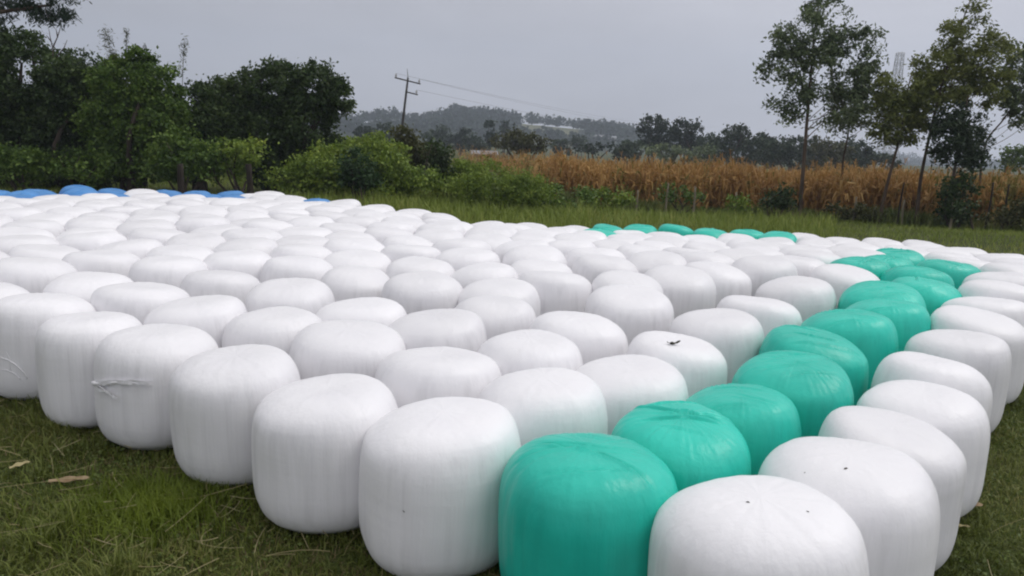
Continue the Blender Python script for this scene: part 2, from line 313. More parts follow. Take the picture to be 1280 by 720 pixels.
BALES = [
(0.741,2.007,1.060,'w','W0','large white bale nearest the camera, right of the first teal bale, specks on top'),
(0.282,2.361,1.060,'t','G0','large teal wrapped bale at the near end of the teal line'),
(1.140,2.383,1.047,'w','W1','second white bale from the near end of the row right of the teal line'),
(-0.246,2.654,1.060,'w','E0','white bale at the front corner of the stack left of the first teal bale'),
(0.656,2.731,0.950,'t','G1','second teal wrapped bale from the near end of the teal line'),
(1.476,2.780,0.952,'w','W2','third white bale from the near end of the row right of the teal line'),
(-0.728,2.924,1.046,'w','E1','second white bale from the front corner along the left grass edge'),
(0.146,3.079,0.996,'w','','first white bale left of the teal line in the first row behind the left edge'),
(0.990,3.094,0.940,'t','G2','third teal wrapped bale from the near end of the teal line'),
(1.797,3.154,0.940,'w','W3','fourth white bale from the near end of the row right of the teal line'),
(-1.216,3.264,1.012,'w','E2','third white bale from the front corner along the left grass edge'),
(0.555,3.401,1.000,'w','','first white bale left of the teal line in the second row behind the left edge'),
(-0.342,3.416,1.060,'w','','second white bale left of the teal line in the first row behind the left edge'),
(1.342,3.452,0.986,'t','G3','fourth teal wrapped bale from the near end of the teal line'),
(-1.730,3.604,0.995,'w','E3','white bale on the grass edge with a loose torn strip of film round it'),
(2.081,3.624,0.940,'w','W4','fifth white bale from the near end of the row right of the teal line'),
(0.101,3.723,1.000,'w','','second white bale left of the teal line in the second row behind the left edge'),
(-0.823,3.764,1.036,'w','','third white bale left of the teal line in the first row behind the left edge'),
(0.860,3.807,0.940,'w','k','white bale with a curled dark dry leaf lying on its top'),
(-2.182,3.831,0.940,'w','E4','fifth white bale from the front corner along the left grass edge'),
(1.643,4.004,0.996,'t','G4','fifth teal wrapped bale from the near end of the teal line'),
(-1.289,4.064,1.000,'w','','fourth white bale left of the teal line in the first row behind the left edge'),
(-0.410,4.100,1.000,'w','','third white bale left of the teal line in the second row behind the left edge'),
(2.506,4.160,0.940,'w','W5','sixth white bale from the near end of the row right of the teal line'),
(-2.650,4.179,1.000,'w','E5','white bale with crumpled film low on its side at the left grass edge'),
(0.370,4.187,1.036,'w','','first white bale left of the teal line in the third row behind the left edge'),
(-1.788,4.217,1.000,'w','','fifth white bale left of the teal line in the first row behind the left edge'),
(1.204,4.352,1.000,'w','','first white bale left of the teal line in the fourth row behind the left edge'),
(-0.875,4.387,1.000,'w','','fourth white bale left of the teal line in the second row behind the left edge'),
(-3.144,4.412,1.000,'w','E6','seventh white bale from the front corner along the left grass edge'),
(2.046,4.495,1.028,'t','G5','sixth teal wrapped bale from the near end of the teal line'),
(-0.109,4.524,0.950,'w','e','second white bale left of the teal line in the third row behind the left edge'),
(-2.257,4.561,1.000,'w','','sixth white bale left of the teal line in the first row behind the left edge'),
(2.925,4.676,1.000,'w','W6','seventh white bale from the near end of the row right of the teal line'),
(-1.406,4.749,1.000,'w','','fifth white bale left of the teal line in the second row behind the left edge'),
(-3.631,4.769,0.975,'w','','first white bale at the far left end of the grass edge row'),
(-2.717,4.811,1.000,'w','','seventh white bale left of the teal line in the first row behind the left edge'),
(2.435,4.849,0.997,'t','','seventh teal wrapped bale from the near end of the teal line'),
(0.768,4.869,1.060,'w','','second white bale left of the teal line in the fourth row behind the left edge'),
(1.613,4.891,1.000,'w','','first white bale left of the teal line in the fifth row behind the left edge'),
(-0.079,5.026,0.987,'w','','third white bale left of the teal line in the fourth row behind the left edge'),
(-0.596,5.091,1.018,'w','b','third white bale left of the teal line in the third row behind the left edge'),
(-2.001,5.145,0.971,'w','c','sixth white bale left of the teal line in the second row behind the left edge'),
(3.289,5.170,1.000,'w','W7','eighth white bale from the near end of the row right of the teal line'),
(-3.327,5.185,1.000,'w','','eighth white bale left of the teal line in the first row behind the left edge'),
(2.634,5.338,1.038,'t','G6','eighth teal wrapped bale from the near end of the teal line'),
(-3.904,5.381,1.033,'w','','ninth white bale left of the teal line in the first row behind the left edge'),
(-1.121,5.383,0.940,'w','','fourth white bale left of the teal line in the third row behind the left edge'),
(0.303,5.385,1.037,'w','a','third white bale left of the teal line in the fifth row behind the left edge'),
(0.825,5.394,0.967,'w','','second white bale left of the teal line in the fifth row behind the left edge'),
(-2.500,5.481,1.000,'w','','seventh white bale left of the teal line in the second row behind the left edge'),
(2.089,5.526,1.000,'w','','first white bale left of the teal line in the seventh row behind the left edge'),
(3.626,5.605,1.000,'w','W8','ninth white bale from the near end of the row right of the teal line'),
(-0.208,5.633,0.940,'w','','fourth white bale left of the teal line in the fifth row behind the left edge'),
(-3.095,5.651,1.000,'w','','eighth white bale left of the teal line in the second row behind the left edge'),
(-1.613,5.682,1.000,'w','','fifth white bale left of the teal line in the third row behind the left edge'),
(3.109,5.685,1.000,'t','G7','ninth teal wrapped bale from the near end of the teal line'),
(1.245,5.703,1.037,'w','d','first white bale left of the teal line in the sixth row behind the left edge'),
(-4.315,5.715,0.991,'w','','tenth white bale left of the teal line in the first row behind the left edge'),
(-0.707,5.778,1.000,'w','','fourth white bale left of the teal line in the fourth row behind the left edge'),
(-3.587,5.800,0.982,'w','','ninth white bale left of the teal line in the second row behind the left edge'),
(-2.116,5.839,1.049,'w','','sixth white bale left of the teal line in the third row behind the left edge'),
(0.211,5.904,0.968,'w','','third white bale left of the teal line in the sixth row behind the left edge'),
(-2.633,5.988,1.020,'w','','seventh white bale left of the teal line in the third row behind the left edge'),
(3.924,6.033,1.000,'w','W9','tenth white bale from the near end of the row right of the teal line'),
(-1.236,6.044,1.000,'w','','fifth white bale left of the teal line in the fourth row behind the left edge'),
(1.628,6.071,1.000,'w','','second white bale left of the teal line in the seventh row behind the left edge'),
(-3.993,6.129,1.033,'w','','tenth white bale left of the teal line in the second row behind the left edge'),
(-4.570,6.161,0.950,'w','','eleventh white bale left of the teal line in the first row behind the left edge'),
(-3.127,6.168,1.010,'w','','eighth white bale left of the teal line in the third row behind the left edge'),
(3.302,6.169,1.000,'t','G8','tenth teal wrapped bale from the near end of the teal line'),
(0.761,6.176,1.000,'w','','second white bale left of the teal line in the sixth row behind the left edge'),
(2.720,6.178,1.000,'w','','first white bale left of the teal line in the eighth row behind the left edge'),
(-1.728,6.194,0.979,'w','','sixth white bale left of the teal line in the fourth row behind the left edge'),
(-0.380,6.268,1.000,'w','','fifth white bale left of the teal line in the sixth row behind the left edge'),
(2.092,6.310,1.000,'w','','second white bale left of the teal line in the eighth row behind the left edge'),
(-2.252,6.346,0.988,'w','','seventh white bale left of the teal line in the fourth row behind the left edge'),
(0.197,6.418,1.000,'w','','fourth white bale left of the teal line in the sixth row behind the left edge'),
(1.219,6.422,1.000,'w','','third white bale left of the teal line in the seventh row behind the left edge'),
(-0.871,6.436,1.020,'w','','fifth white bale left of the teal line in the fifth row behind the left edge'),
(-3.566,6.441,1.009,'w','','ninth white bale left of the teal line in the third row behind the left edge'),
(-2.738,6.509,0.989,'w','','eighth white bale left of the teal line in the fourth row behind the left edge'),
(-1.373,6.565,0.997,'w','','sixth white bale left of the teal line in the fifth row behind the left edge'),
(-4.274,6.572,0.997,'w','','eleventh white bale left of the teal line in the second row behind the left edge'),
(4.366,6.588,0.966,'w','','second white bale from the left in the far right corner past the teal line'),
(3.021,6.604,1.000,'t','G11','sliver of a teal bale on the left side of the teal line far end'),
(4.886,6.613,1.029,'w','','sixth white bale from the left in the far right corner past the teal line'),
(-4.791,6.632,1.004,'w','','twelfth white bale left of the teal line in the second row behind the left edge'),
(2.500,6.638,1.003,'w','','first white bale left of the teal line in the ninth row behind the left edge'),
(1.688,6.639,1.000,'w','','third white bale left of the teal line in the eighth row behind the left edge'),
(-1.870,6.680,0.970,'w','','seventh white bale left of the teal line in the fifth row behind the left edge'),
(0.729,6.692,1.006,'w','','fourth white bale left of the teal line in the seventh row behind the left edge'),
(3.881,6.767,1.000,'t','G10','teal bale on the right side of the far end of the teal line'),
(-0.471,6.786,1.017,'w','','sixth white bale left of the teal line in the sixth row behind the left edge'),
(-3.173,6.790,1.012,'w','','ninth white bale left of the teal line in the fourth row behind the left edge'),
(-2.352,6.857,1.016,'w','','ninth white bale left of the teal line in the fifth row behind the left edge'),
(-3.852,6.858,0.966,'w','','tenth white bale left of the teal line in the third row behind the left edge'),
(0.088,6.917,1.003,'w','','fifth white bale left of the teal line in the seventh row behind the left edge'),
(1.191,6.938,1.010,'w','','fourth white bale left of the teal line in the eighth row behind the left edge'),
(3.401,6.945,0.982,'t','','first from left of the small teal bales filling the far end of the teal line'),
(-0.960,6.959,0.970,'w','','seventh white bale left of the teal line in the sixth row behind the left edge'),
(2.099,6.972,1.045,'w','','second white bale left of the teal line in the ninth row behind the left edge'),
(5.301,7.020,1.016,'w','','ninth white bale from the left in the far right corner past the teal line'),
(-4.466,7.047,0.983,'w','','eleventh white bale left of the teal line in the third row behind the left edge'),
(-1.530,7.049,0.976,'w','','eighth white bale left of the teal line in the sixth row behind the left edge'),
(2.794,7.066,1.000,'w','','first white bale left of the teal line in the tenth row behind the left edge'),
(4.278,7.088,0.983,'w','','first white bale from the left in the far right corner past the teal line'),
(-4.985,7.128,1.038,'w','','thirteenth white bale left of the teal line in the second row behind the left edge'),
(4.789,7.132,0.995,'w','','fifth white bale from the left in the far right corner past the teal line'),
(-2.785,7.141,1.004,'w','','eleventh white bale left of the teal line in the fifth row behind the left edge'),
(0.537,7.174,1.000,'w','','fifth white bale left of the teal line in the eighth row behind the left edge'),
(1.634,7.187,0.962,'w','','third white bale left of the teal line in the ninth row behind the left edge'),
(-3.480,7.211,1.002,'w','','tenth white bale left of the teal line in the fourth row behind the left edge'),
(-2.004,7.246,1.007,'w','','eighth white bale left of the teal line in the fifth row behind the left edge'),
(-0.256,7.298,1.013,'w','','sixth white bale left of the teal line in the seventh row behind the left edge'),
(-4.035,7.329,0.999,'w','','eleventh white bale left of the teal line in the fourth row behind the left edge'),
(-5.452,7.387,1.013,'w','','fourteenth white bale left of the teal line in the second row behind the left edge'),
(2.401,7.409,1.016,'w','','second white bale left of the teal line in the tenth row behind the left edge'),
(0.991,7.414,0.993,'w','','fifth white bale left of the teal line in the ninth row behind the left edge'),
(-0.742,7.420,0.984,'w','','seventh white bale left of the teal line in the seventh row behind the left edge'),
(3.414,7.453,0.990,'w','','first white bale left of the teal line in the eleventh row behind the left edge'),
(-1.240,7.462,1.000,'w','','eighth white bale left of the teal line in the seventh row behind the left edge'),
(-4.640,7.529,0.994,'w','','twelfth white bale left of the teal line in the third row behind the left edge'),
(-2.438,7.532,1.002,'w','','tenth white bale left of the teal line in the fifth row behind the left edge'),
(-3.088,7.564,1.024,'w','','twelfth white bale left of the teal line in the fifth row behind the left edge'),
(0.190,7.566,1.027,'w','','sixth white bale left of the teal line in the eighth row behind the left edge'),
(2.909,7.578,1.041,'w','','second white bale left of the teal line in the eleventh row behind the left edge'),
(4.392,7.591,1.021,'w','','third white bale from the left in the far right corner past the teal line'),
(4.908,7.639,1.000,'w','k15','seventh white bale from the left in the far right corner past the teal line'),
(1.946,7.645,0.958,'w','','third white bale left of the teal line in the tenth row behind the left edge'),
(1.441,7.646,0.984,'w','','fourth white bale left of the teal line in the ninth row behind the left edge'),
(3.876,7.666,1.000,'t','G9','small teal bale at the far tip of the teal line, before white bales'),
(-1.707,7.671,0.999,'w','','ninth white bale left of the teal line in the sixth row behind the left edge'),
(-3.666,7.701,1.020,'w','','fourteenth white bale left of the teal line in the fifth row behind the left edge'),
(-5.097,7.780,1.019,'w','','thirteenth white bale left of the teal line in the third row behind the left edge'),
(0.653,7.802,1.015,'w','','sixth white bale left of the teal line in the ninth row behind the left edge'),
(-4.208,7.814,1.002,'w','','twelfth white bale left of the teal line in the fourth row behind the left edge'),
(-0.255,7.859,1.021,'w','','seventh white bale left of the teal line in the eighth row behind the left edge'),
(2.511,7.916,0.995,'w','','third white bale left of the teal line in the eleventh row behind the left edge'),
(-0.772,7.931,0.986,'w','','eighth white bale left of the teal line in the eighth row behind the left edge'),
(-2.729,7.959,0.995,'w','','eleventh white bale left of the teal line in the sixth row behind the left edge'),
(-2.134,7.965,1.027,'w','','tenth white bale left of the teal line in the sixth row behind the left edge'),
(-1.287,7.977,1.010,'w','','ninth white bale left of the teal line in the seventh row behind the left edge'),
(3.497,8.014,1.009,'w','','first white bale left of the teal line in the twelfth row behind the left edge'),
(1.109,8.033,0.988,'w','','fifth white bale left of the teal line in the tenth row behind the left edge'),
(-3.276,8.041,0.978,'w','','thirteenth white bale left of the teal line in the fifth row behind the left edge'),
(-5.541,8.048,0.983,'w','','fourteenth white bale left of the teal line in the third row behind the left edge'),
(-4.658,8.062,0.985,'w','','thirteenth white bale left of the teal line in the fourth row behind the left edge'),
(-6.063,8.066,1.009,'w','','fifteenth white bale left of the teal line in the third row behind the left edge'),
(4.194,8.082,1.037,'w','','first white bale left of the teal line in the thirteenth row behind the left edge'),
(0.224,8.089,0.993,'w','','seventh white bale left of the teal line in the ninth row behind the left edge'),
(2.993,8.098,0.994,'w','','second white bale left of the teal line in the twelfth row behind the left edge'),
(1.619,8.127,1.017,'w','','fourth white bale left of the teal line in the tenth row behind the left edge'),
(-3.856,8.188,1.000,'w','','fifteenth white bale left of the teal line in the fifth row behind the left edge'),
(4.701,8.233,0.993,'w','','fourth white bale from the left in the far right corner past the teal line'),
(2.126,8.254,1.015,'w','','fourth white bale left of the teal line in the eleventh row behind the left edge'),
(-1.712,8.283,0.998,'w','','tenth white bale left of the teal line in the seventh row behind the left edge'),
(0.683,8.317,0.974,'w','','sixth white bale left of the teal line in the tenth row behind the left edge'),
(-5.102,8.319,0.996,'w','','fourteenth white bale left of the teal line in the fourth row behind the left edge'),
(-0.192,8.384,1.003,'w','','eighth white bale left of the teal line in the ninth row behind the left edge'),
(-2.434,8.389,1.000,'w','','eleventh white bale left of the teal line in the seventh row behind the left edge'),
(-2.944,8.427,0.995,'w','','twelfth white bale left of the teal line in the sixth row behind the left edge'),
(2.612,8.439,0.997,'w','','third white bale left of the teal line in the twelfth row behind the left edge'),
(-0.702,8.448,1.025,'w','','ninth white bale left of the teal line in the ninth row behind the left edge'),
(3.799,8.448,1.041,'w','','second white bale left of the teal line in the thirteenth row behind the left edge'),
(-4.308,8.449,1.016,'w','','sixteenth white bale left of the teal line in the fifth row behind the left edge'),
(-1.213,8.486,0.998,'w','','ninth white bale left of the teal line in the eighth row behind the left edge'),
(1.269,8.512,0.986,'w','','sixth white bale left of the teal line in the eleventh row behind the left edge'),
(-5.778,8.513,1.026,'w','','fifteenth white bale left of the teal line in the fourth row behind the left edge'),
(-3.460,8.521,1.025,'w','','thirteenth white bale left of the teal line in the sixth row behind the left edge'),
(4.304,8.585,0.976,'w','','second white bale left of the teal line in the fourteenth row behind the left edge'),
(0.268,8.618,1.000,'w','','seventh white bale left of the teal line in the tenth row behind the left edge'),
(1.766,8.625,0.996,'w','','fifth white bale left of the teal line in the eleventh row behind the left edge'),
(3.071,8.672,0.981,'w','','fourth white bale left of the teal line in the thirteenth row behind the left edge'),
(-4.761,8.714,1.005,'w','','seventeenth white bale left of the teal line in the fifth row behind the left edge'),
(4.783,8.745,0.997,'w','','first white bale left of the teal line in the fourteenth row behind the left edge'),
(-6.239,8.777,1.020,'w','','sixteenth white bale left of the teal line in the fourth row behind the left edge'),
(-5.331,8.784,0.998,'w','','eighteenth white bale left of the teal line in the fifth row behind the left edge'),
(-2.124,8.788,0.972,'w','','eleventh white bale left of the teal line in the eighth row behind the left edge'),
(-3.907,8.795,1.012,'w','','fourteenth white bale left of the teal line in the sixth row behind the left edge'),
(0.845,8.797,0.988,'w','','eighth white bale left of the teal line in the eleventh row behind the left edge'),
(2.250,8.799,0.984,'w','','fourth white bale left of the teal line in the twelfth row behind the left edge'),
(-1.614,8.800,1.022,'w','','tenth white bale left of the teal line in the eighth row behind the left edge'),
(-2.612,8.866,0.950,'w','','twelfth white bale left of the teal line in the seventh row behind the left edge'),
(5.277,8.874,1.000,'w','k14','eighth white bale from the left in the far right corner past the teal line'),
(-3.119,8.914,1.027,'w','','thirteenth white bale left of the teal line in the seventh row behind the left edge'),
(3.584,8.919,0.975,'w','','third white bale left of the teal line in the thirteenth row behind the left edge'),
(-0.842,8.956,1.003,'w','','tenth white bale left of the teal line in the ninth row behind the left edge'),
(1.349,9.019,1.004,'w','','seventh white bale left of the teal line in the eleventh row behind the left edge'),
(-0.324,9.032,1.000,'w','k7','eighth white bale left of the teal line in the tenth row behind the left edge'),
(4.077,9.033,0.984,'w','','third white bale left of the teal line in the fourteenth row behind the left edge'),
(2.696,9.044,0.980,'w','','fifth white bale left of the teal line in the thirteenth row behind the left edge'),
(-4.361,9.050,1.007,'w','','fifteenth white bale left of the teal line in the sixth row behind the left edge'),
(-5.781,9.100,1.000,'w','','nineteenth white bale left of the teal line in the fifth row behind the left edge'),
(0.433,9.111,1.006,'w','','ninth white bale left of the teal line in the eleventh row behind the left edge'),
(1.856,9.125,0.993,'w','','fifth white bale left of the teal line in the twelfth row behind the left edge'),
(-5.000,9.175,0.989,'w','','seventeenth white bale left of the teal line in the sixth row behind the left edge'),
(-6.767,9.185,0.998,'w','','seventeenth white bale left of the teal line in the fourth row behind the left edge'),
(-3.558,9.187,0.999,'w','','fourteenth white bale left of the teal line in the seventh row behind the left edge'),
(4.560,9.219,1.024,'w','','first white bale left of the teal line in the fifteenth row behind the left edge'),
(3.180,9.227,1.019,'w','','fourth white bale left of the teal line in the fourteenth row behind the left edge'),
(-1.890,9.244,1.016,'w','','twelfth white bale left of the teal line in the ninth row behind the left edge'),
(-1.371,9.265,1.003,'w','','eleventh white bale left of the teal line in the ninth row behind the left edge'),
(-6.260,9.299,0.991,'w','','twentieth white bale left of the teal line in the fifth row behind the left edge'),
(0.915,9.305,1.000,'w','','seventh white bale left of the teal line in the twelfth row behind the left edge'),
(-2.831,9.328,0.983,'w','','twelfth white bale left of the teal line in the eighth row behind the left edge'),
(5.071,9.356,1.032,'w','','first white bale left of the teal line in the sixteenth row behind the left edge'),
(2.291,9.386,0.993,'w','','sixth white bale left of the teal line in the thirteenth row behind the left edge'),
(0.019,9.419,0.980,'w','','tenth white bale left of the teal line in the eleventh row behind the left edge'),
(-4.007,9.440,1.017,'w','','fifteenth white bale left of the teal line in the seventh row behind the left edge'),
(3.794,9.462,1.020,'w','','third white bale left of the teal line in the fifteenth row behind the left edge'),
(-5.421,9.470,0.987,'w','','eighteenth white bale left of the teal line in the sixth row behind the left edge'),
(-0.902,9.473,1.000,'w','k6','ninth white bale left of the teal line in the tenth row behind the left edge'),
(-2.345,9.504,1.043,'w','','thirteenth white bale left of the teal line in the ninth row behind the left edge'),
(-4.610,9.505,1.000,'w','','sixteenth white bale left of the teal line in the sixth row behind the left edge'),
(1.521,9.511,1.005,'w','','sixth white bale left of the teal line in the twelfth row behind the left edge'),
(2.776,9.560,1.022,'w','','fifth white bale left of the teal line in the fourteenth row behind the left edge'),
(-3.260,9.607,0.977,'w','','thirteenth white bale left of the teal line in the eighth row behind the left edge'),
(4.278,9.660,1.004,'w','','second white bale left of the teal line in the fifteenth row behind the left edge'),
(-6.905,9.689,1.003,'b','b9f180','first blue wrapped bale from the left in the row before the blue far edge'),
(0.583,9.718,1.000,'w','k9','eighth white bale left of the teal line in the twelfth row behind the left edge'),
(3.348,9.722,1.000,'w','','fourth white bale left of the teal line in the fifteenth row behind the left edge'),
(-5.870,9.727,0.998,'w','','nineteenth white bale left of the teal line in the sixth row behind the left edge'),
(-1.850,9.769,1.023,'w','','eleventh white bale left of the teal line in the tenth row behind the left edge'),
(1.959,9.780,0.988,'w','','seventh white bale left of the teal line in the thirteenth row behind the left edge'),
(-1.321,9.788,1.016,'w','','tenth white bale left of the teal line in the tenth row behind the left edge'),
(-6.393,9.798,1.000,'b','b8','second blue wrapped bale from the left in the row before the blue far edge'),
(1.093,9.807,1.033,'t','','first teal bale from the left in the far row beside the grass field'),
(-5.032,9.808,0.997,'w','','eighteenth white bale left of the teal line in the seventh row behind the left edge'),
(-2.796,9.834,1.002,'w','','fourteenth white bale left of the teal line in the ninth row behind the left edge'),
(5.277,9.835,1.000,'w','k13','first white bale left of the teal line in the seventeenth row behind the left edge'),
(4.755,9.871,1.013,'w','','second white bale left of the teal line in the sixteenth row behind the left edge'),
(-4.269,9.881,0.984,'w','','sixteenth white bale left of the teal line in the seventh row behind the left edge'),
(-3.682,9.910,1.012,'w','','fourteenth white bale left of the teal line in the eighth row behind the left edge'),
(2.432,9.984,1.000,'w','','sixth white bale left of the teal line in the fourteenth row behind the left edge'),
(-2.314,10.037,1.045,'w','','thirteenth white bale left of the teal line in the tenth row behind the left edge'),
(2.948,10.049,1.000,'w','','fifth white bale left of the teal line in the fifteenth row behind the left edge'),
(0.208,10.077,1.000,'w','k8','ninth white bale left of the teal line in the twelfth row behind the left edge'),
(1.528,10.099,1.000,'w','','eighth white bale left of the teal line in the thirteenth row behind the left edge'),
(4.011,10.104,1.005,'w','','third white bale left of the teal line in the sixteenth row behind the left edge'),
(-3.209,10.144,1.012,'w','','fifteenth white bale left of the teal line in the ninth row behind the left edge'),
(-7.143,10.158,1.015,'b','b9f179','third blue wrapped bale from the left in the far edge by the hedge'),
(-4.681,10.189,0.997,'w','','seventeenth white bale left of the teal line in the seventh row behind the left edge'),
(-6.071,10.206,1.000,'b','b9','fourth blue wrapped bale from the left in the row before the blue far edge'),
(0.817,10.248,0.970,'w','','ninth white bale left of the teal line in the thirteenth row behind the left edge'),
(-5.557,10.254,0.980,'w','','nineteenth white bale left of the teal line in the seventh row behind the left edge'),
(-6.622,10.269,1.030,'b','b9f24','sixth blue wrapped bale from the left in the far edge by the hedge'),
(-1.867,10.293,1.000,'w','k4','twelfth white bale left of the teal line in the tenth row behind the left edge'),
(2.010,10.294,1.000,'w','','seventh white bale left of the teal line in the fourteenth row behind the left edge'),
(-1.352,10.310,1.000,'w','k5','eleventh white bale left of the teal line in the eleventh row behind the left edge'),
(4.994,10.335,1.000,'w','k12','second white bale left of the teal line in the seventeenth row behind the left edge'),
(4.471,10.349,1.000,'w','k11','third white bale left of the teal line in the seventeenth row behind the left edge'),
(-2.728,10.356,1.001,'w','','fourteenth white bale left of the teal line in the tenth row behind the left edge'),
(-4.159,10.375,1.015,'w','','fifteenth white bale left of the teal line in the eighth row behind the left edge'),
(-7.623,10.380,1.015,'b','b9f182','first blue wrapped bale from the left in the far edge by the hedge'),
(3.602,10.420,1.000,'t','','seventh teal bale from the left in the far row beside the grass field'),
(-3.639,10.439,1.022,'w','','sixteenth white bale left of the teal line in the ninth row behind the left edge'),
(-3.134,10.655,0.970,'w','','fifteenth white bale left of the teal line in the tenth row behind the left edge'),
(4.060,10.670,1.000,'w','k10','fourth white bale left of the teal line in the seventeenth row behind the left edge'),
(-7.193,10.685,1.000,'b','b0','second blue wrapped bale from the left in the far edge by the hedge'),
(-5.096,10.695,1.024,'w','','seventeenth white bale left of the teal line in the eighth row behind the left edge'),
(-4.570,10.696,1.005,'w','','sixteenth white bale left of the teal line in the eighth row behind the left edge'),
(-6.104,10.711,0.963,'b','b9f25','third blue wrapped bale from the left in the row before the blue far edge'),
(-5.607,10.759,0.962,'b','b9f79','fifth blue wrapped bale from the left in the row before the blue far edge'),
(-2.424,10.780,1.000,'w','k3','twelfth white bale left of the teal line in the eleventh row behind the left edge'),
(-6.688,10.788,0.998,'b','b9f23','fifth blue wrapped bale from the left in the far edge by the hedge'),
(2.789,10.797,1.000,'t','','fifth teal bale from the left in the far row beside the grass field'),
(1.344,10.835,1.000,'t','','second teal bale from the left in the far row beside the grass field'),
(3.307,10.846,1.000,'t','','sixth teal bale from the left in the far row beside the grass field'),
(-4.052,10.889,1.034,'b','b9f128','ninth blue wrapped bale from the left in the row before the blue far edge'),
(-3.538,10.947,0.987,'w','','sixteenth white bale left of the teal line in the tenth row behind the left edge'),
(1.823,11.042,1.000,'t','','third teal bale from the left in the far row beside the grass field'),
(2.344,11.068,1.000,'t','','fourth teal bale from the left in the far row beside the grass field'),
(-2.885,11.103,1.000,'b','b7','lone blue bale at the far edge, right of the blue row, between white bales'),
(-6.334,11.163,1.008,'b','b9f22','eighth blue wrapped bale from the left in the far edge by the hedge'),
(-4.466,11.202,0.997,'b','b9f129','seventh blue wrapped bale from the left in the row before the blue far edge'),
(-4.976,11.211,1.003,'b','b9f130','sixth blue wrapped bale from the left in the row before the blue far edge'),
(-5.485,11.256,1.000,'w','k0','eighteenth white bale left of the teal line in the eighth row behind the left edge'),
(-7.025,11.297,1.000,'b','b1','fourth blue wrapped bale from the left in the far edge by the hedge'),
(-3.829,11.366,0.987,'w','','seventeenth white bale left of the teal line in the tenth row behind the left edge'),
(-3.313,11.402,1.000,'w','k2','thirteenth white bale left of the teal line in the eleventh row behind the left edge'),
(-6.054,11.595,1.000,'b','b3','ninth blue wrapped bale from the left in the far edge by the hedge'),
(-6.602,11.606,1.000,'b','b2','seventh blue wrapped bale from the left in the far edge by the hedge'),
(-4.245,11.656,0.982,'b','b9f19','eighth blue wrapped bale from the left in the row before the blue far edge'),
(-4.885,11.727,1.000,'b','b5','eleventh blue wrapped bale from the left in the far edge by the hedge'),
(-5.379,11.896,1.000,'b','b4','tenth blue wrapped bale from the left in the far edge by the hedge'),
(-3.829,11.951,1.000,'w','k1','fourteenth white bale left of the teal line in the eleventh row behind the left edge'),
(-4.503,12.091,1.000,'b','b6','twelfth blue wrapped bale from the left in the far edge by the hedge'),
]
POLY_DATA = [[-5.51, 5.9], [-5.04, 5.6], [-4.56, 5.3], [-4.09, 5.01], [-3.62, 4.71], [-3.14, 4.41], [-2.65, 4.18], [-2.18, 3.83], [-1.73, 3.6], [-1.22, 3.26], [-0.73, 2.92], [-0.25, 2.65], [0.75, 2.01], [1.14, 2.39], [1.47, 2.78], [1.79, 3.15], [2.08, 3.62], [2.51, 4.16], [2.92, 4.68], [3.29, 5.17], [3.63, 5.61], [3.92, 6.03], [4.27, 6.46], [5.41, 6.71], [5.13, 7.35], [5.04, 7.96], [5.34, 9.97], [4.78, 10.37], [3.76, 10.58], [2.52, 11.03], [1.1, 10.71], [0.6, 9.75], [-0.31, 9.08], [-0.9, 9.31], [-1.76, 10.31], [-2.52, 10.78], [-3.96, 11.72], [-5.34, 11.52], [-6.58, 11.58], [-7.19, 10.68], [-10.09, 10.21]]
# ------------------------------------------------------------------ ground and hills
def polar(rs, az, fz, name, mat):
    Rr, A = np.meshgrid(rs, az, indexing='ij')
    X = Rr * np.sin(A); Y = Rr * np.cos(A)
    V = np.stack([X, Y, fz(X, Y)], -1).reshape(-1, 3)
    n, k = len(rs), len(az)
    i, j = np.meshgrid(np.arange(n - 1), np.arange(k - 1), indexing='ij')
    a = (i * k + j).ravel()
    return mesh_np(name, V, np.stack([a, a + 1, a + k + 1, a + k], 1), mat)

AZ = np.linspace(-np.pi, np.pi, 181)
rs = np.concatenate([[.01], np.linspace(.6, 40, 66), np.geomspace(42, 360, 30)])
g = link('ground', polar(rs, AZ, gz, 'ground', M['ground'])); tag(g, kind='structure')

CREST = [(-700, 140), (0, 138), (440, 146), (480, 141), (515, 147), (560, 136), (600, 140), (650, 146), (690, 150), (740, 155), (780, 160), (830, 168),
         (900, 178), (1000, 188), (1100, 193), (1140, 198), (1180, 204), (1215, 203), (1250, 200), (1290, 201), (1500, 205), (2200, 215)]
cx = np.array([c[0] for c in CREST], float)
RID = np.interp(cx, [780, 1050], [520, 980])
cz = []; caz = []
for (px, py), d in zip(CREST, RID):
    P = at(px, py, d) if -200 < px < 1500 else at(min(max(px, -200), 1500), py, d)
    cz.append(P[2] - 5); caz.append(math.atan2((px - 640) / F, 1))
caz = np.array(caz); cz = np.array(cz)
def hz(x, y):
    a = np.arctan2(x, y); r = np.hypot(x, y)
    top = np.interp(a, caz, cz); rd = np.interp(a, caz, RID) / np.cos(np.clip(a, -.9, .9))
    base = gz(x * np.minimum(1, 350 / r), y * np.minimum(1, 350 / r)) - 1.5 - .035 * np.clip(r - 350, 0, 700) * smooth((a - .1) / .25)
    t = (r - .66 * rd) / (.34 * rd)
    z = base + (top - base) * smooth(t)
    z = np.where(r > rd, top - (r - rd) * .06, z)
    return z + 1.6 * np.sin(a * 47) * np.sin(r * .021) * smooth(t * 2) * (r < rd * .97)
h = link('hills', polar(np.geomspace(340, 1250, 60), np.linspace(-np.pi, np.pi, 361), hz, 'hills', M['hill'])); tag(h, kind='structure')

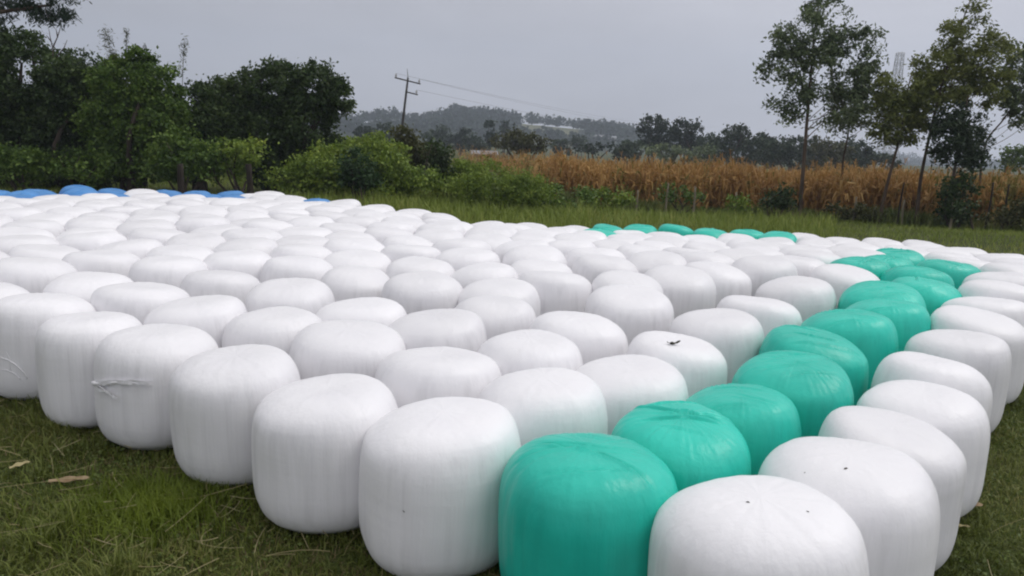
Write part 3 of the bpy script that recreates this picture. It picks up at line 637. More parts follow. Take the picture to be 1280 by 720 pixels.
# woodland on the hill sides: far-off mass
def blob_leaves(P, rad, n, rg, flat=.8):
    """n leaf points round each centre"""
    u = rg.normal(size=(len(P), n, 3)); u /= np.linalg.norm(u, axis=2)[..., None]
    u[..., 2] = np.abs(u[..., 2]) * 1.15 - .25
    q = rg.uniform(.55, 1, (len(P), n, 1))
    return (np.asarray(P)[:, None] + u * q * np.asarray(rad)[:, None, None] * [1, 1, flat]).reshape(-1, 3)
rg = np.random.default_rng(5)
nW = 4200
a = rg.uniform(-.66, .66, nW); rd = np.interp(a, caz, RID) / np.cos(a)
r = rd * rg.uniform(.7, 1.01, nW) ** .8
X, Y = r * np.sin(a), r * np.cos(a)
keep = (np.sin(X * .03 + 2) + np.sin(Y * .04 + X * .013) + rg.normal(size=nW) * .6 > -.75)
crest_band = r > rd * .96
keep |= crest_band
pf = np.array([at(690, 160, 470)[0], 470])      # open field on the slope
keep &= ~((np.abs(X - pf[0]) < 20) & (r < rd * .97) & (r > rd * .80))
X, Y = X[keep], Y[keep]
rad = rg.uniform(2.2, 4.6, len(X)) * np.interp(np.hypot(X, Y), [400, 1000], [1, 1.6])
P = np.stack([X, Y, hz(X, Y) + rad * .75], 1)
L = blob_leaves(P, rad, 26, rg, 1.1)
w = link('far_wood', leaf_mesh('far_wood', L, 2.0, .7, M['wood'], (0, 0, 0), rg=rg)); tag(w, 'dark woodland covering the far hillside under the grey sky', 'wood', kind='stuff')
# the pale field on the slope
u_, v_ = np.meshgrid(np.linspace(-17, 15, 14), np.linspace(0, 1, 14), indexing='ij')
fy = 385 + v_ * 120; fx = pf[0] * fy / 470 + u_ * (.7 + .5 * v_)
V = np.stack([fx, fy, hz(fx, fy) + .6], -1).reshape(-1, 3)
i, j = np.meshgrid(np.arange(13), np.arange(13), indexing='ij'); a_ = (i * 14 + j).ravel()
tag(link('field', mesh_np('field', V, np.stack([a_, a_ + 14, a_ + 15, a_ + 1], 1), M['fallow'])), kind='structure')

# ------------------------------------------------------------------ bales
D0, H0 = .55, .563
def bale_mesh(name, mat, seed, folds=0, n=3.05, squash=0.0):
    rg = np.random.default_rng(seed)
    nt_, np_ = (168 if folds else 84), 56
    cl = np.linspace(0, .86, 24) if folds else np.linspace(0, .86, 14)      # even rings across the lid
    pl_ = np.arccos(cl ** (n / 2)); ps = np.linspace(pl_[-1], -pl_[-1], 34)[1:-1]
    ph = np.concatenate([-np.arccos(np.linspace(0, .86, 8) ** (n / 2)), ps[::-1], pl_[::-1]]); np_ = len(ph)
    c = np.abs(np.cos(ph)) ** (2 / n); s = np.sign(np.sin(ph)) * np.abs(np.sin(ph)) ** (2 / n)
    # even the ring spacing a little on the flat ends
    th = np.arange(nt_) / nt_ * 2 * np.pi
    Cc, T = np.meshgrid(c, th, indexing='ij'); Ss = np.meshgrid(s, th, indexing='ij')[0]
    rr = np.ones_like(T)
    for k, a in ((2, .012), (3, .009), (5, .005)): rr += a * rg.normal() * np.cos(k * T + rg.uniform(0, 6.3))
    rr += .016 * np.cos(4 * T + rg.uniform(0, 6.3)) * np.abs(Ss) ** .5
    bulge = 1 + .010 * rg.normal() * Ss + .006 * np.sin(3 * Ss + rg.uniform(0, 6))
    r = D0 / 2 * Cc * rr * bulge
    for k in (4, 6, 7, 9, 12): rr += rg.uniform(.3, 1) * .0032 * np.sin(k * T + rg.uniform(0, 6.3) + rg.choice([-1, 1]) * rg.uniform(1, 5) * Ss) * np.cos(rg.uniform(1.5, 5) * Ss + rg.uniform(0, 6))
    side = np.clip(1 - np.abs(Ss), 0, 1) ** .4
    pl = np.zeros_like(T)
    for k in (11, 17, 23, 31): pl += rg.uniform(.3, 1) * np.sin(k * T + rg.uniform(0, 6.3) + 1.5 * np.sin(2 * Ss + rg.uniform(0, 6)))
    r += .0009 * pl * side
    z = H0 / 2 * (1 + Ss)
    x = r * np.cos(T); y = r * np.sin(T)
    top = smooth((Ss - .55) / .4)
    # gathers of film running in to the centre of the lid
    q = np.zeros_like(T)
    for k in (9, 14, 21): q += rg.uniform(.3, 1) * np.sin(k * T + rg.uniform(0, 6.3))
    z += top * (.0006 if folds else .0007) * q * np.clip(Cc, 0, 1) * (1.05 - Cc) * 3
    z += top * (x * rg.normal() * .055 + y * rg.normal() * .055)
    z += top * .006 * np.sin(x * 14 + rg.uniform(0, 6)) * np.sin(y * 13 + rg.uniform(0, 6)) * rg.uniform(.3, 1)
    z += top * (.009 * rg.normal() + .001) * (1 - Cc)
    al0 = rg.uniform(-.15, .15)
    if folds:
        sh = smooth((Ss - .45) / .3) * smooth((1.02 - Ss) / .12 + .25); w_ = np.zeros_like(T)
        for k in (29, 41, 53): w_ += rg.uniform(.4, 1) * np.sin(k * T + rg.uniform(0, 6.3) + 2 * np.sin(3 * T + rg.uniform(0, 6)))
        gate = .5 + .5 * np.sin(4 * T + rg.uniform(0, 6)) * np.sin(3 * T + rg.uniform(0, 6))
        z += .0011 * w_ * sh * gate
    for f in range(folds):
        al = al0 + rg.normal(0, .16) if f < 4 else rg.uniform(0, np.pi); off = (-.12 + .08 * f) * 1.1 + rg.uniform(-.03, .03) if f < 4 else rg.uniform(-.08, .08)
        dl = x * -np.sin(al) + y * np.cos(al) - off + .010 * np.sin((x * np.cos(al) + y * np.sin(al)) * 16 + rg.uniform(0, 6))
        ln = smooth((rg.uniform(.12, .27) - np.abs(x * np.cos(al) + y * np.sin(al) - rg.uniform(-.09, .09))) / .10)
        wd = rg.uniform(.005, .011); am = rg.uniform(.35, .95)
        z += am * top * ln * (-.013 * np.exp(-(dl / wd) ** 2) + .009 * np.exp(-((dl - 1.7 * wd) / wd) ** 2))
    V = np.stack([x, y, z], -1).reshape(-1, 3)
    i, j = np.meshgrid(np.arange(np_ - 1), np.arange(nt_), indexing='ij'); i = i.ravel(); j = j.ravel(); j2 = (j + 1) % nt_
    Fq = np.stack([i * nt_ + j, i * nt_ + j2, (i + 1) * nt_ + j2, (i + 1) * nt_ + j], 1)
    # close the two poles by welding each end ring
    V[:nt_] = V[:nt_].mean(0); V[-nt_:] = V[-nt_:].mean(0)
    me = mesh_np(name, V, Fq, mat)
    import bmesh
    b = bmesh.new(); b.from_mesh(me); bmesh.ops.remove_doubles(b, verts=b.verts, dist=1e-6); b.to_mesh(me); b.free()
    me.polygons.foreach_set('use_smooth', np.ones(len(me.polygons), bool)); me.update()
    return me

WHITE = [bale_mesh('white_bale', M['white'], 100 + i, folds=0, n=3.7 + .12 * (i % 7)) for i in range(14)]
TEAL = [bale_mesh('teal_bale', M['teal'], 300 + i, folds=4 + i % 2, n=3.8) for i in range(6)]
BLUE = [bale_mesh('blue_bale', M['blue'], 400 + i, folds=3) for i in range(3)]
rb = random.Random(3)
byk = {}
for i, (x, y, s, c, key, lab) in enumerate(BALES):
    me, nm = {'w': (rb.choice(WHITE), 'white_bale'), 't': (rb.choice(TEAL), 'teal_bale'), 'b': (rb.choice(BLUE), 'blue_bale')}[c]
    o = link(nm, me, None, (x, y, float(gz(x, y)) - (.035 if c == 'b' else .012)))
    o.rotation_euler = (R(rb.gauss(0, .9)), R(rb.gauss(0, .9)), rb.uniform(0, 6.28) if c != 't' else R(-12) + rb.choice((0, math.pi)) + rb.gauss(0, .16))
    o.scale = (s * rb.uniform(1.0, 1.06), s * rb.uniform(1.0, 1.06), (1 + (s - 1) * .4) * rb.gauss(1.0, .017))
    tag(o, lab, 'bale', {'w': 'white wrapped silage bales standing in the field', 't': 'teal wrapped silage bales', 'b': 'blue wrapped silage bales'}[c])
    if key: byk[key] = o
bpy.context.view_layer.update()

def hit(o, px, py):
    """point and normal in the bale's own space where the sight line meets it"""
    mi = o.matrix_world.inverted()
    p0 = mi @ Vector(CAM); d = (mi.to_3x3() @ Vector(ray(px, py))).normalized()
    ok, p, nn, _ = o.ray_cast(p0, d)
    return (np.array(p), np.array(nn)) if ok else (None, None)

def chip(px, py, key, size, seed):
    o = byk[key]; p, nn = hit(o, px, py)
    if p is None: print('no hit', key); return
    rg = np.random.default_rng(seed)
    t = np.cross(nn, [0.3, .5, .8]); t /= np.linalg.norm(t); b = np.cross(nn, t)
    k = 9; th = np.arange(k) / k * 2 * np.pi; rr = size * rg.uniform(.6, 1.3, k)
    ring = p + nn * .0012 + (np.cos(th) * rr)[:, None] * t + (np.sin(th) * rr * .55)[:, None] * b
    V = np.concatenate([ring, [p + nn * (.0015 + size * .35)]])
    link('dirt_speck', bmesh_from('dirt_speck', V, np.array([(j, (j + 1) % k, k, k) for j in range(k)]), M['speck']), o)
for a in ((935, 628, 'W0', .006), (1010, 640, 'W0', .004), (1057, 586, 'W1', .008), (572, 444, 'i', .006), (505, 639, 'E0', .004), (1006, 591, 'W1', .003), (885, 402, 'x99', .003)):
    if a[2] in byk: chip(*a, seed=int(a[0]))

# loose strip of film on the third-from-left edge bale
o3 = byk['E3']
g3 = Geo(); g4 = Geo()
def strip(o, pts, wid, lift, ripple, seed):
    rg = np.random.default_rng(seed); V = []; nP = len(pts)
    for k, (px, py) in enumerate(pts):
        p, nn = hit(o, px, py)
        if p is None: continue
        l = lift[k] if hasattr(lift, '__len__') else lift
        for q in np.linspace(-.5, .5, 5):
            V.append(p + nn * (l + ripple * rg.uniform(0, 1)) + np.array([0, 0, q * wid * rg.uniform(.7, 1.2)]))
    n = len(V) // 5
    f = [(i * 5 + j, (i + 1) * 5 + j, (i + 1) * 5 + j + 1, i * 5 + j + 1) for i in range(n - 1) for j in range(4)]
    return V, f
t = np.linspace(0, 1, 26)
V, f = strip(o3, [(121 + 70 * s, 479 - 2 * math.sin(s * 3)) for s in t], .022, [.006 + .010 * math.sin(s * 9) ** 2 for s in t], .004, 1); g3.add(V, f)
V, f = strip(o3, [(121 + 30 * s, 481 + 16 * s) for s in t], .016, [.008 + .012 * math.sin(s * 5) ** 2 for s in t], .005, 2); g3.add(V, f)
for pa in ([(120 + 62 * s, 480 - 2.5 * math.sin(s * 3)) for s in t], [(119 + 26 * s, 478 + 20 * s ** 1.3) for s in t]):
    pp = [hit(o3, *q) for q in pa]; pp = [a + b * .008 for a, b in pp if a is not None]
    g3.tube(pp, np.interp(np.linspace(0, 1, len(pp)), [0, .25, 1], [.010, .006, .0015]), 6)
link('loose_film_strip', g3.mesh('loose_film_strip', M['white']), o3)
o5 = byk['E5']; g5 = Geo()
for pa, r_ in (([(1, 447), (10, 450), (20, 456), (30, 466), (34, 473)], .0030), ([(1, 462), (9, 463), (18, 467), (26, 474)], .0024), ([(8, 440), (12, 449), (13, 458), (12, 466)], .0020)):
    q = np.array(pa, float); s_ = np.linspace(0, len(q) - 1, 4 * len(q)); pts_ = []
    for t_ in s_:
        hp, hn = hit(o5, np.interp(t_, range(len(q)), q[:, 0]), np.interp(t_, range(len(q)), q[:, 1]))
        if hp is not None: pts_.append(hp + hn * r_ * .35)
    if len(pts_) > 4: g5.tube(pts_, r_ * (.5 + .7 * np.sin(np.linspace(0.2, 2.9, len(pts_)))), 6)
link('crumpled_film', g5.mesh('crumpled_film', M['white']), o5)

# curled leaf on a bale, dry leaves in the grass
def leaf_obj(loc, L, W, curl, mat, label, yaw, cat='leaf', lift=.004):
    n = 12; V = []
    for i in range(n):
        s = i / (n - 1); w = W * math.sin(math.pi * (s * .92 + .05)) ** .8
        for q in (-1, -.5, 0, .5, 1):
            V.append(((s - .5) * L, q * w * .5, lift + curl * ((s - .5) * 2) ** 2 * L * .4 + abs(q) * w * .28 + .003 * math.sin(s * 14 + q * 2)))
    f = [(i * 5 + j, (i + 1) * 5 + j, (i + 1) * 5 + j + 1, i * 5 + j + 1) for i in range(n - 1) for j in range(4)]
    me = bmesh_from('dry_leaf', np.array(V), np.array(f), mat)
    o = link('dry_leaf', me, None, loc); o.rotation_euler = (R(4), R(-5), yaw); tag(o, label, cat)
    return o
p, nn = hit(byk['k'], 842, 431)
P = byk['k'].matrix_world @ Vector(p)
leaf_obj(P, .07, .022, .5, M['darkleaf'], 'small curled dark leaf lying on top of a white bale', .15)
def gpt(px, py):
    d = ray(px, py); t = -CAMZ / d[2]; return CAM + d * t
for (px, py, L, W, mt, lab, yw) in ((88, 611, .17, .045, 'dryleaf', 'long flat brown leaf lying on the grass at left', .1),
                                   (1207, 642, .13, .055, 'dryleaf', 'broad pale brown leaf on the grass at right beside the white row', -.1),
                                   (1198, 667, .075, .02, 'straw', 'narrow pale husk on the grass at right below the brown leaf', -.4),
                                   (26, 591, .08, .035, 'straw', 'crumpled pale husk in the grass near the left frame edge', .8)):
    q = gpt(px, py); leaf_obj(q + [0, 0, .03], L, W, .15, M[mt], lab, yw)

# ------------------------------------------------------------------ grass
POLY = np.array(POLY_DATA)
def inpoly(x, y):
    c = np.zeros(len(x), bool)
    for i in range(len(POLY)):
        (x1, y1), (x2, y2) = POLY[i], POLY[i - 1]
        with np.errstate(divide='ignore', invalid='ignore'):
            cr = ((y1 > y) != (y2 > y)) & (x < (x2 - x1) * (y - y1) / (y2 - y1) + x1)
        c ^= cr
    return c
def blades(name, x, y, L, W, mat, rg, lean=.5):
    n = len(x); az = rg.uniform(0, 2 * np.pi, n); ln = rg.uniform(.1, 1, n) * lean
    L = L * rg.uniform(.5, 1.3, n); d = np.stack([np.cos(az), np.sin(az)], 1)
    fa = az + np.pi / 2 + rg.normal(0, .5, n); s = np.stack([np.cos(fa), np.sin(fa), 0 * fa], 1) * (W * .5 * rg.uniform(.7, 1.3, n))[:, None]
    b = np.stack([x, y, gz(x, y) - .004], 1)
    def pt(t):
        q = b.copy(); q[:, :2] += d * (L * ln * t ** 1.8)[:, None]; q[:, 2] += L * t * (1 - .45 * ln * t); return q
    m1, tp = pt(.55), pt(1.0)
    V = np.stack([b - s, b + s, m1 + s * .8, m1 - s * .8, tp], 1).reshape(-1, 3)
    k = np.arange(n) * 5
    Fq = np.concatenate([np.stack([k, k + 1, k + 2, k + 3], 1), np.stack([k + 3, k + 2, k + 4, k + 4], 1)])
    me = bpy.data.meshes.new(name)
    V = V.astype(np.float32); me.vertices.add(len(V)); me.vertices.foreach_set('co', V.ravel())
    lq = np.stack([k, k + 1, k + 2, k + 3], 1).ravel(); lt = np.stack([k + 3, k + 2, k + 4], 1).ravel()
    li = np.concatenate([lq, lt]).astype(np.int32); me.loops.add(len(li)); me.loops.foreach_set('vertex_index', li)
    me.polygons.add(2 * n)
    me.polygons.foreach_set('loop_start', np.concatenate([np.arange(n) * 4, 4 * n + np.arange(n) * 3]).astype(np.int32))
    me.polygons.foreach_set('loop_total', np.concatenate([np.full(n, 4), np.full(n, 3)]).astype(np.int32))
    me.update(calc_edges=True); me.validate(); me.materials.append(mat)
    return me
def scatter(n, x0, x1, y0, y1, rg, patch=.5):
    x = rg.uniform(x0, x1, n); y = rg.uniform(y0, y1, n)
    v = np.sin(x * 2.3 + 1) * np.sin(y * 2.9 + x) + .6 * np.sin(x * 7 + y * 5) + rg.normal(0, .6, n)
    k = v > -patch * 2 + .2
    return x[k], y[k]
rg = np.random.default_rng(21)
xs, ys = [], []
for (n, x0, x1, y0, y1) in ((120000, -4.5, 1.0, 1.9, 5.6), (60000, 1.2, 4.2, 2.0, 5.2), (16000, 3, 6.5, 5.0, 8.5)):
    x, y = scatter(n, x0, x1, y0, y1, rg, .55); xs.append(x); ys.append(y)
x = np.concatenate(xs); y = np.concatenate(ys)
k = ~inpoly(x, y) | (rg.random(len(x)) < .08)
# blades standing up against the feet of the outer bales
fx, fy = [], []
for kk, bo in byk.items():
    if kk[0] in 'EW' and bo.location.y < 7:
        th = rg.uniform(0, 6.283, 900); rr_ = rg.uniform(.225, .31, 900); fx.append(bo.location.x + rr_ * np.cos(th)); fy.append(bo.location.y + rr_ * np.sin(th))
x = np.concatenate([x] + fx); y = np.concatenate([y] + fy); nfoot = sum(len(a) for a in fx)
qx, qy = rg.uniform(-3.8, .8, 90), rg.uniform(2.0, 4.6, 90); cnt = rg.integers(60, 260, 90)
tx = np.repeat(qx, cnt) + rg.normal(0, .05, cnt.sum()) * np.repeat(rg.uniform(.5, 1.6, 90), cnt); ty = np.repeat(qy, cnt) + rg.normal(0, .045, cnt.sum())
x = np.concatenate([x, tx]); y = np.concatenate([y, ty]); k = ~inpoly(x, y) | (rg.random(len(x)) < .08); k[len(x) - len(tx) - nfoot:len(x) - len(tx)] = True; LL = np.concatenate([np.full(len(x) - len(tx) - nfoot, 1.0), np.full(nfoot, 1.35), np.full(len(tx), 1.75)])
tag(link('short_grass', blades('short_grass', x[k], y[k], LL[k] * .055 * (.65 + .8 * np.clip(np.sin(x[k] * 4.1 + 2) * np.sin(y[k] * 3.7 + x[k]) + .4 * np.sin(x[k] * 13) * np.sin(y[k] * 11), 0, 1)), .0050, M['grass'], rg, 1.2)), 'short dark green grass around the front of the bales', 'grass', kind='stuff')
x, y = scatter(120000, -14, 18, 6.5, 25, rg, .8)
k = ~inpoly(x, y) & (np.abs(x) < y * .78 + 1)
tag(link('pasture_grass', blades('pasture_grass', x[k], y[k], .11, .011, M['pasture'], rg, .8)), 'mid green pasture grass between the bales and the maize', 'grass', kind='stuff')
# small broad leaves of clover and weeds in the turf
n = 34000; x = np.concatenate([rg.uniform(-4.5, 1, n), rg.uniform(1.2, 4.2, n // 2)]); y = np.concatenate([rg.uniform(1.9, 5.6, n), rg.uniform(2, 5.2, n // 2)])
k = ~inpoly(x, y) & (np.sin(x * 5 + 1) * np.sin(y * 6 + x) + rg.normal(0, .4, len(x)) > .0); x, y = x[k], y[k]
P = np.stack([x, y, gz(x, y) + rg.uniform(.008, .04, len(x))], 1)
tag(link('clover', leaf_mesh('clover', P, .017, .62, M['clover'], (0, 0, 0), 0, 1.2, rg)), 'small broad leaved ground cover mixed into the front grass', 'ground cover', kind='stuff')
n = 42000; x = rg.uniform(-4.5, 1, n); y = rg.uniform(1.9, 5.6, n); k = ~inpoly(x, y) & (np.sin(x * 3.3) * np.sin(y * 4.4 + 1) + rg.normal(0, .5, n) > .05)
tag(link('dead_grass', blades('dead_grass', x[k], y[k], .05, .0032, M['dead'], rg, 2.0)), 'brown dead grass blades among the green at left', 'dead grass', kind='stuff')
x = rg.uniform(-.30, .42, 26000); y = rg.uniform(10.5, 20, 26000); x = x * y; k = ~inpoly(x, y) & ((x / y < .1) | (rg.random(len(x)) < .35)) & (rg.random(len(x)) < np.interp(y, [10.5, 13], [.15, 1]))
tag(link('rank_grass', blades('rank_grass', x[k], y[k], .30, .018, M['pasture'], rg, .6)), 'longer rank grass growing before the weeds and maize', 'grass', kind='stuff')
# longer yellow-green tuft at the left
q = gpt(185, 640); n = 3800
x = q[0] + rg.normal(0, .17, n); y = q[1] + rg.normal(0, .13, n)
tf = link('grass_tuft', blades('grass_tuft', x, y, .10, .0042, M['tuft'], rg, 1.0)); tag(tf, 'longer yellow green grass tuft before the left row of white bales', 'grass tuft')
# straw litter
n = 900; x = rg.uniform(-3.6, .8, n); y = rg.uniform(2.0, 4.6, n); x2 = rg.uniform(1.6, 4, 60); y2 = rg.uniform(2.2, 5, 60)
x = np.concatenate([x, x2]); y = np.concatenate([y, y2]); k = ~inpoly(x, y); x, y = x[k], y[k]
gs = Geo()
for a, b in zip(x, y):
    az = rg.uniform(0, 6.28); L = rg.uniform(.03, .16) * (1 if rg.random() < .8 else 1.6); bend = rg.normal(0, .22); e0 = rg.normal(0, 1); pts = []
    for s in np.linspace(0, 1, 5):
        aa = az + bend * s; pts.append((a + L * s * math.cos(aa), b + L * s * math.sin(aa), .046 + .024 * s * e0))
    gs.tube(pts, np.full(5, rg.uniform(.0006, .0016)), 4)
tag(link('straw_litter', gs.mesh('straw_litter', M['straw'])), 'pale dry straw stalks scattered over the grass', 'straw', kind='stuff')

# ------------------------------------------------------------------ trees and bushes
def pxm(d): return d / F * 1.02
def crown_pts(lobes, d, dens, clump_px, rg, per, depth=.8, shell=.35):
    """clumps of leaf points in ellipsoidal lobes given as picture outline at distance d"""
    out = []
    for (px, py, rx, ry) in lobes:
        c = at(px, py, d); u = pxm(d); ax = np.array([rx * u, max(rx, ry) * u * depth, ry * u])
        nC = max(3, int(dens * rx * ry / 100))
        v = rg.normal(size=(nC, 3)); v /= np.linalg.norm(v, axis=1)[:, None]
        rr = rg.uniform(shell, 1, nC) ** .6
        C = c + v * rr[:, None] * ax * .92
        cr = clump_px * u * rg.uniform(.5, 1.35, nC)
        for q, s in zip(C, cr):
            k = int(per * rg.uniform(.6, 1.4))
            w = rg.normal(size=(k, 3)) * s * .5 * [1, 1, .75]
            out.append(q + w)
    return np.concatenate(out)

def bush(name, label, cat, base_px, d, lobes, mat, seed, dens=3.2, clump=10, per=60, leaf_px=4.4, aspect=.6, stems=5, group=None, hang=0.1, trunk_r=.03, part='crown', bark='bark'):
    rg = np.random.default_rng(seed)
    B = place(base_px, d)
    o = empty(name, B); tag(o, label, cat, group)
    P = crown_pts(lobes, d, dens, clump, rg, per)
    P = P[P[:, 2] > gz(P[:, 0], P[:, 1]) + .02]
    link(part, leaf_mesh(part, P, leaf_px * pxm(d), aspect, mat, B, hang, .4, rg), o)
    g = Geo()
    for k in range(stems):
        l = lobes[k % len(lobes)]; c = at(l[0] + rg.normal() * l[2] * .4, l[1] - l[3] * rg.uniform(.1, .6), d) - B
        c[1] += rg.normal() * l[2] * pxm(d) * .3
        st = np.array([rg.normal() * .15, rg.normal() * .15, -.05]); t = np.linspace(0, 1, 7)[:, None]
        pts = st * (1 - t) + c * t; pts[:, :2] += (np.sin(t * 3.1) * rg.normal(0, .12, (1, 2)) * np.linalg.norm(c))
        g.tube(pts, np.linspace(trunk_r, trunk_r * .25, 7), 6)
    link('trunk', g.mesh('trunk', M[bark]), o)
    return o

HG = 'overgrown trees along the left field edge'
bush('hedge_tree', 'tall dark tree filling the left frame edge behind the blue bales', 'tree', 10, 17.5, [(20, 105, 62, 72), (-45, 100, 60, 80), (35, 165, 62, 60), (-30, 190, 60, 45)], M['hedge_dark'], 1, dens=6, per=75, group=HG, trunk_r=.10)
bush('hedge_tree', 'dark leafy tree second from left, with bare forked twigs on top', 'tree', 95, 17.2, [(95, 112, 48, 52), (85, 165, 50, 50), (115, 130, 40, 45), (100, 205, 60, 35)], M['hedge_dark'], 2, dens=6, per=75, group=HG, trunk_r=.09)
bush('hedge_tree', 'bright green topped tree in the middle of the left hedge', 'tree', 170, 16.6, [(160, 105, 48, 47), (200, 118, 34, 42), (150, 150, 48, 45), (200, 165, 45, 48), (160, 200, 50, 35)], M['hedge_green'], 3, dens=6, per=75, group=HG, trunk_r=.09)
bush('hedge_tree', 'lower dark tree between the bright topped tree and the round tree', 'tree', 248, 17.4, [(252, 150, 34, 46), (240, 190, 42, 40), (268, 170, 34, 44)], M['hedge_dark'], 4, dens=6, per=75, group=HG, trunk_r=.07)
bush('hedge_tree', 'big round dark tree at the right end of the left hedge', 'tree', 350, 18, [(295, 132, 38, 42), (345, 112, 46, 38), (392, 110, 38, 34), (418, 124, 24, 26), (330, 165, 52, 48), (380, 160, 42, 46), (345, 205, 55, 34)], M['hedge_dark'], 5, dens=6, per=75, group=HG, trunk_r=.12)
SH = 'shrubs in front of the left hedge'
bush('shrub', 'green shrub at the left frame edge behind blue bales', 'shrub', 30, 16, [(20, 205, 55, 28), (-20, 200, 40, 30)], M['hedge_green'], 11, dens=4, group=SH)
bush('shrub', 'green shrub low in front of the dark second tree', 'shrub', 105, 16, [(105, 208, 46, 24)], M['hedge_green'], 12, dens=4, group=SH)
bush('shrub', 'light green feathery shrub in front of the hedge centre', 'shrub', 230, 15.6, [(228, 196, 36, 30), (262, 205, 34, 26), (205, 205, 30, 26)], M['hedge_green'], 13, dens=4, group=SH)
bush('shrub', 'bright green leaning shrub left of the dark fence post', 'shrub', 296, 15.6, [(292, 200, 30, 28), (310, 192, 18, 20)], M['weed'], 14, dens=3.6, group=SH)
bush('weed_clump', 'yellow green weeds at the foot of the big round tree', 'weeds', 375, 16, [(365, 224, 34, 18), (395, 212, 30, 26)], M['weed'], 15, dens=5, stems=4, part='leaves', trunk_r=.012)
bush('weed_clump', 'tall yellow green weeds around the round dark bush', 'weeds', 425, 16.6, [(415, 206, 38, 30), (462, 200, 36, 32), (440, 232, 60, 16), (400, 232, 40, 14)], M['weed'], 16, dens=5, stems=5, part='leaves', trunk_r=.012)
bush('shrub', 'round blue green bush among the yellow green weeds', 'shrub', 447, 15.6, [(446, 210, 24, 22), (448, 226, 28, 12)], M['bluegreen'], 17, dens=5)
bush('weed_clump', 'green weeds between the blue green bush and the olive bush', 'weeds', 490, 17, [(488, 216, 34, 26), (520, 226, 36, 18), (495, 236, 40, 12)], M['weed'], 18, dens=5, stems=4, part='leaves', trunk_r=.012)
bush('weed_clump', 'ragged light green scrub between the round tree and the yellow green weeds', 'weeds', 400, 18.5, [(398, 196, 22, 18), (420, 188, 18, 20), (385, 214, 26, 16)], M['weed'], 28, dens=4.5, stems=4, part='leaves', trunk_r=.012)
bush('weed_clump', 'pale scrub rising behind the blue green bush', 'weeds', 470, 19.5, [(455, 186, 22, 16), (478, 182, 16, 18), (490, 194, 24, 16)], M['weed'], 29, dens=4, stems=4, part='leaves', trunk_r=.012)
bush('weed_clump', 'light green scrub joining the dark upright bush and the grass mound', 'weeds', 575, 18, [(574, 218, 24, 18), (560, 230, 30, 12), (590, 226, 26, 18)], M['weed'], 30, dens=4.5, stems=4, part='leaves', trunk_r=.012)
bush('weed_clump', 'low light scrub trailing right of the grass mound', 'weeds', 668, 17.6, [(668, 244, 34, 14), (640, 248, 30, 12)], M['weed'], 31, dens=4.5, stems=4, part='leaves', trunk_r=.012)
bush('weed_clump', 'small green weeds at the maize edge left of the pale posts', 'weeds', 765, 20.5, [(765, 246, 26, 10), (745, 250, 22, 7)], M['weed'], 32, dens=4.5, stems=4, part='leaves', trunk_r=.012)
bush('weed_clump', 'low weeds below the shortest pale post', 'weeds', 915, 20.3, [(915, 254, 26, 9)], M['weed'], 33, dens=4.5, stems=4, part='leaves', trunk_r=.012)
bush('shrub', 'brown olive bush standing under the leaning power pole', 'shrub', 508, 21, [(505, 186, 28, 28), (528, 196, 22, 20), (510, 212, 30, 14)], M['olive'], 19, dens=4.5)
bush('shrub', 'small dark upright bush right of the power pole', 'shrub', 553, 18, [(548, 192, 12, 22), (556, 212, 20, 20), (548, 226, 22, 12)], M['hedge_dark'], 20, dens=5)
bush('grass_mound', 'wide mound of rank green grass in front of the maize', 'weeds', 620, 17, [(618, 228, 44, 30), (588, 238, 32, 20), (655, 236, 36, 22)], M['weed'], 21, dens=6.5, aspect=.3, hang=0, stems=4, part='leaves', trunk_r=.015)
bush('weed_clump', 'low weeds right of the grass mound at the maize edge', 'weeds', 715, 18.6, [(710, 246, 46, 14), (675, 250, 30, 10)], M['hedge_green'], 22, dens=4, per=36, stems=5, part='leaves', trunk_r=.012)
bush('shrub', 'low dark green shrub at the maize edge beside pale posts', 'shrub', 850, 21, [(845, 242, 24, 12), (868, 246, 18, 9)], M['hedge_green'], 23, dens=4, per=36)
bush('shrub', 'dark green shrub at the foot of the tall slender gum', 'shrub', 972, 20.4, [(972, 248, 20, 15), (985, 256, 14, 8)], M['hedge_dark'], 24, dens=4.4)
bush('shrub', 'tall rounded dark shrub below the right gum trees', 'shrub', 1197, 18.6, [(1198, 240, 20, 24), (1196, 262, 24, 18)], M['hedge_dark'], 25, dens=5)
bush('weed_clump', 'dark weeds around the stakes at the right frame edge', 'weeds', 1258, 18.2, [(1250, 270, 24, 10), (1280, 268, 24, 14)], M['olive'], 26, dens=4, stems=4, part='leaves', trunk_r=.012)
bush('weed_clump', 'low weeds left of the leaning gum trunks', 'weeds', 1060, 20, [(1062, 262, 26, 9), (1085, 266, 20, 8)], M['olive'], 27, dens=4, stems=4, part='leaves', trunk_r=.012)

# slender stalks standing above the hedge
def reed(px0, py0, px1, py1, d, label, plume=1.0):
    b = at(px0, py0, d); t = at(px1, py1, d); root = place(px0, d); o = empty('reed_plant', root); tag(o, label, 'reed', 'reeds rising above the hedge')
    s = np.linspace(0, 1, 8)[:, None]; pts = root * (1 - s) ** 2 + 2 * s * (1 - s) * b + s ** 2 * t - root
    g = Geo(); g.tube(pts, np.linspace(.012, .004, 8), 5); link('stem', g.mesh('stem', M['olive']), o)
    rg = np.random.default_rng(int(px0)); k = int(150 * plume)
    q = rg.uniform(.72, 1.0, k)[:, None]; P = root * (1 - q) ** 2 + 2 * q * (1 - q) * b + q ** 2 * t
    P = P + rg.normal(size=(k, 3)) * .05 * plume
    link('leaves', leaf_mesh('leaves', P, .10, .16, M['olive'], root, .25, 0, rg), o)
reed(150, 90, 131, 36, 16.4, 'dark bent reed plume standing above the bright topped tree', 1.3)
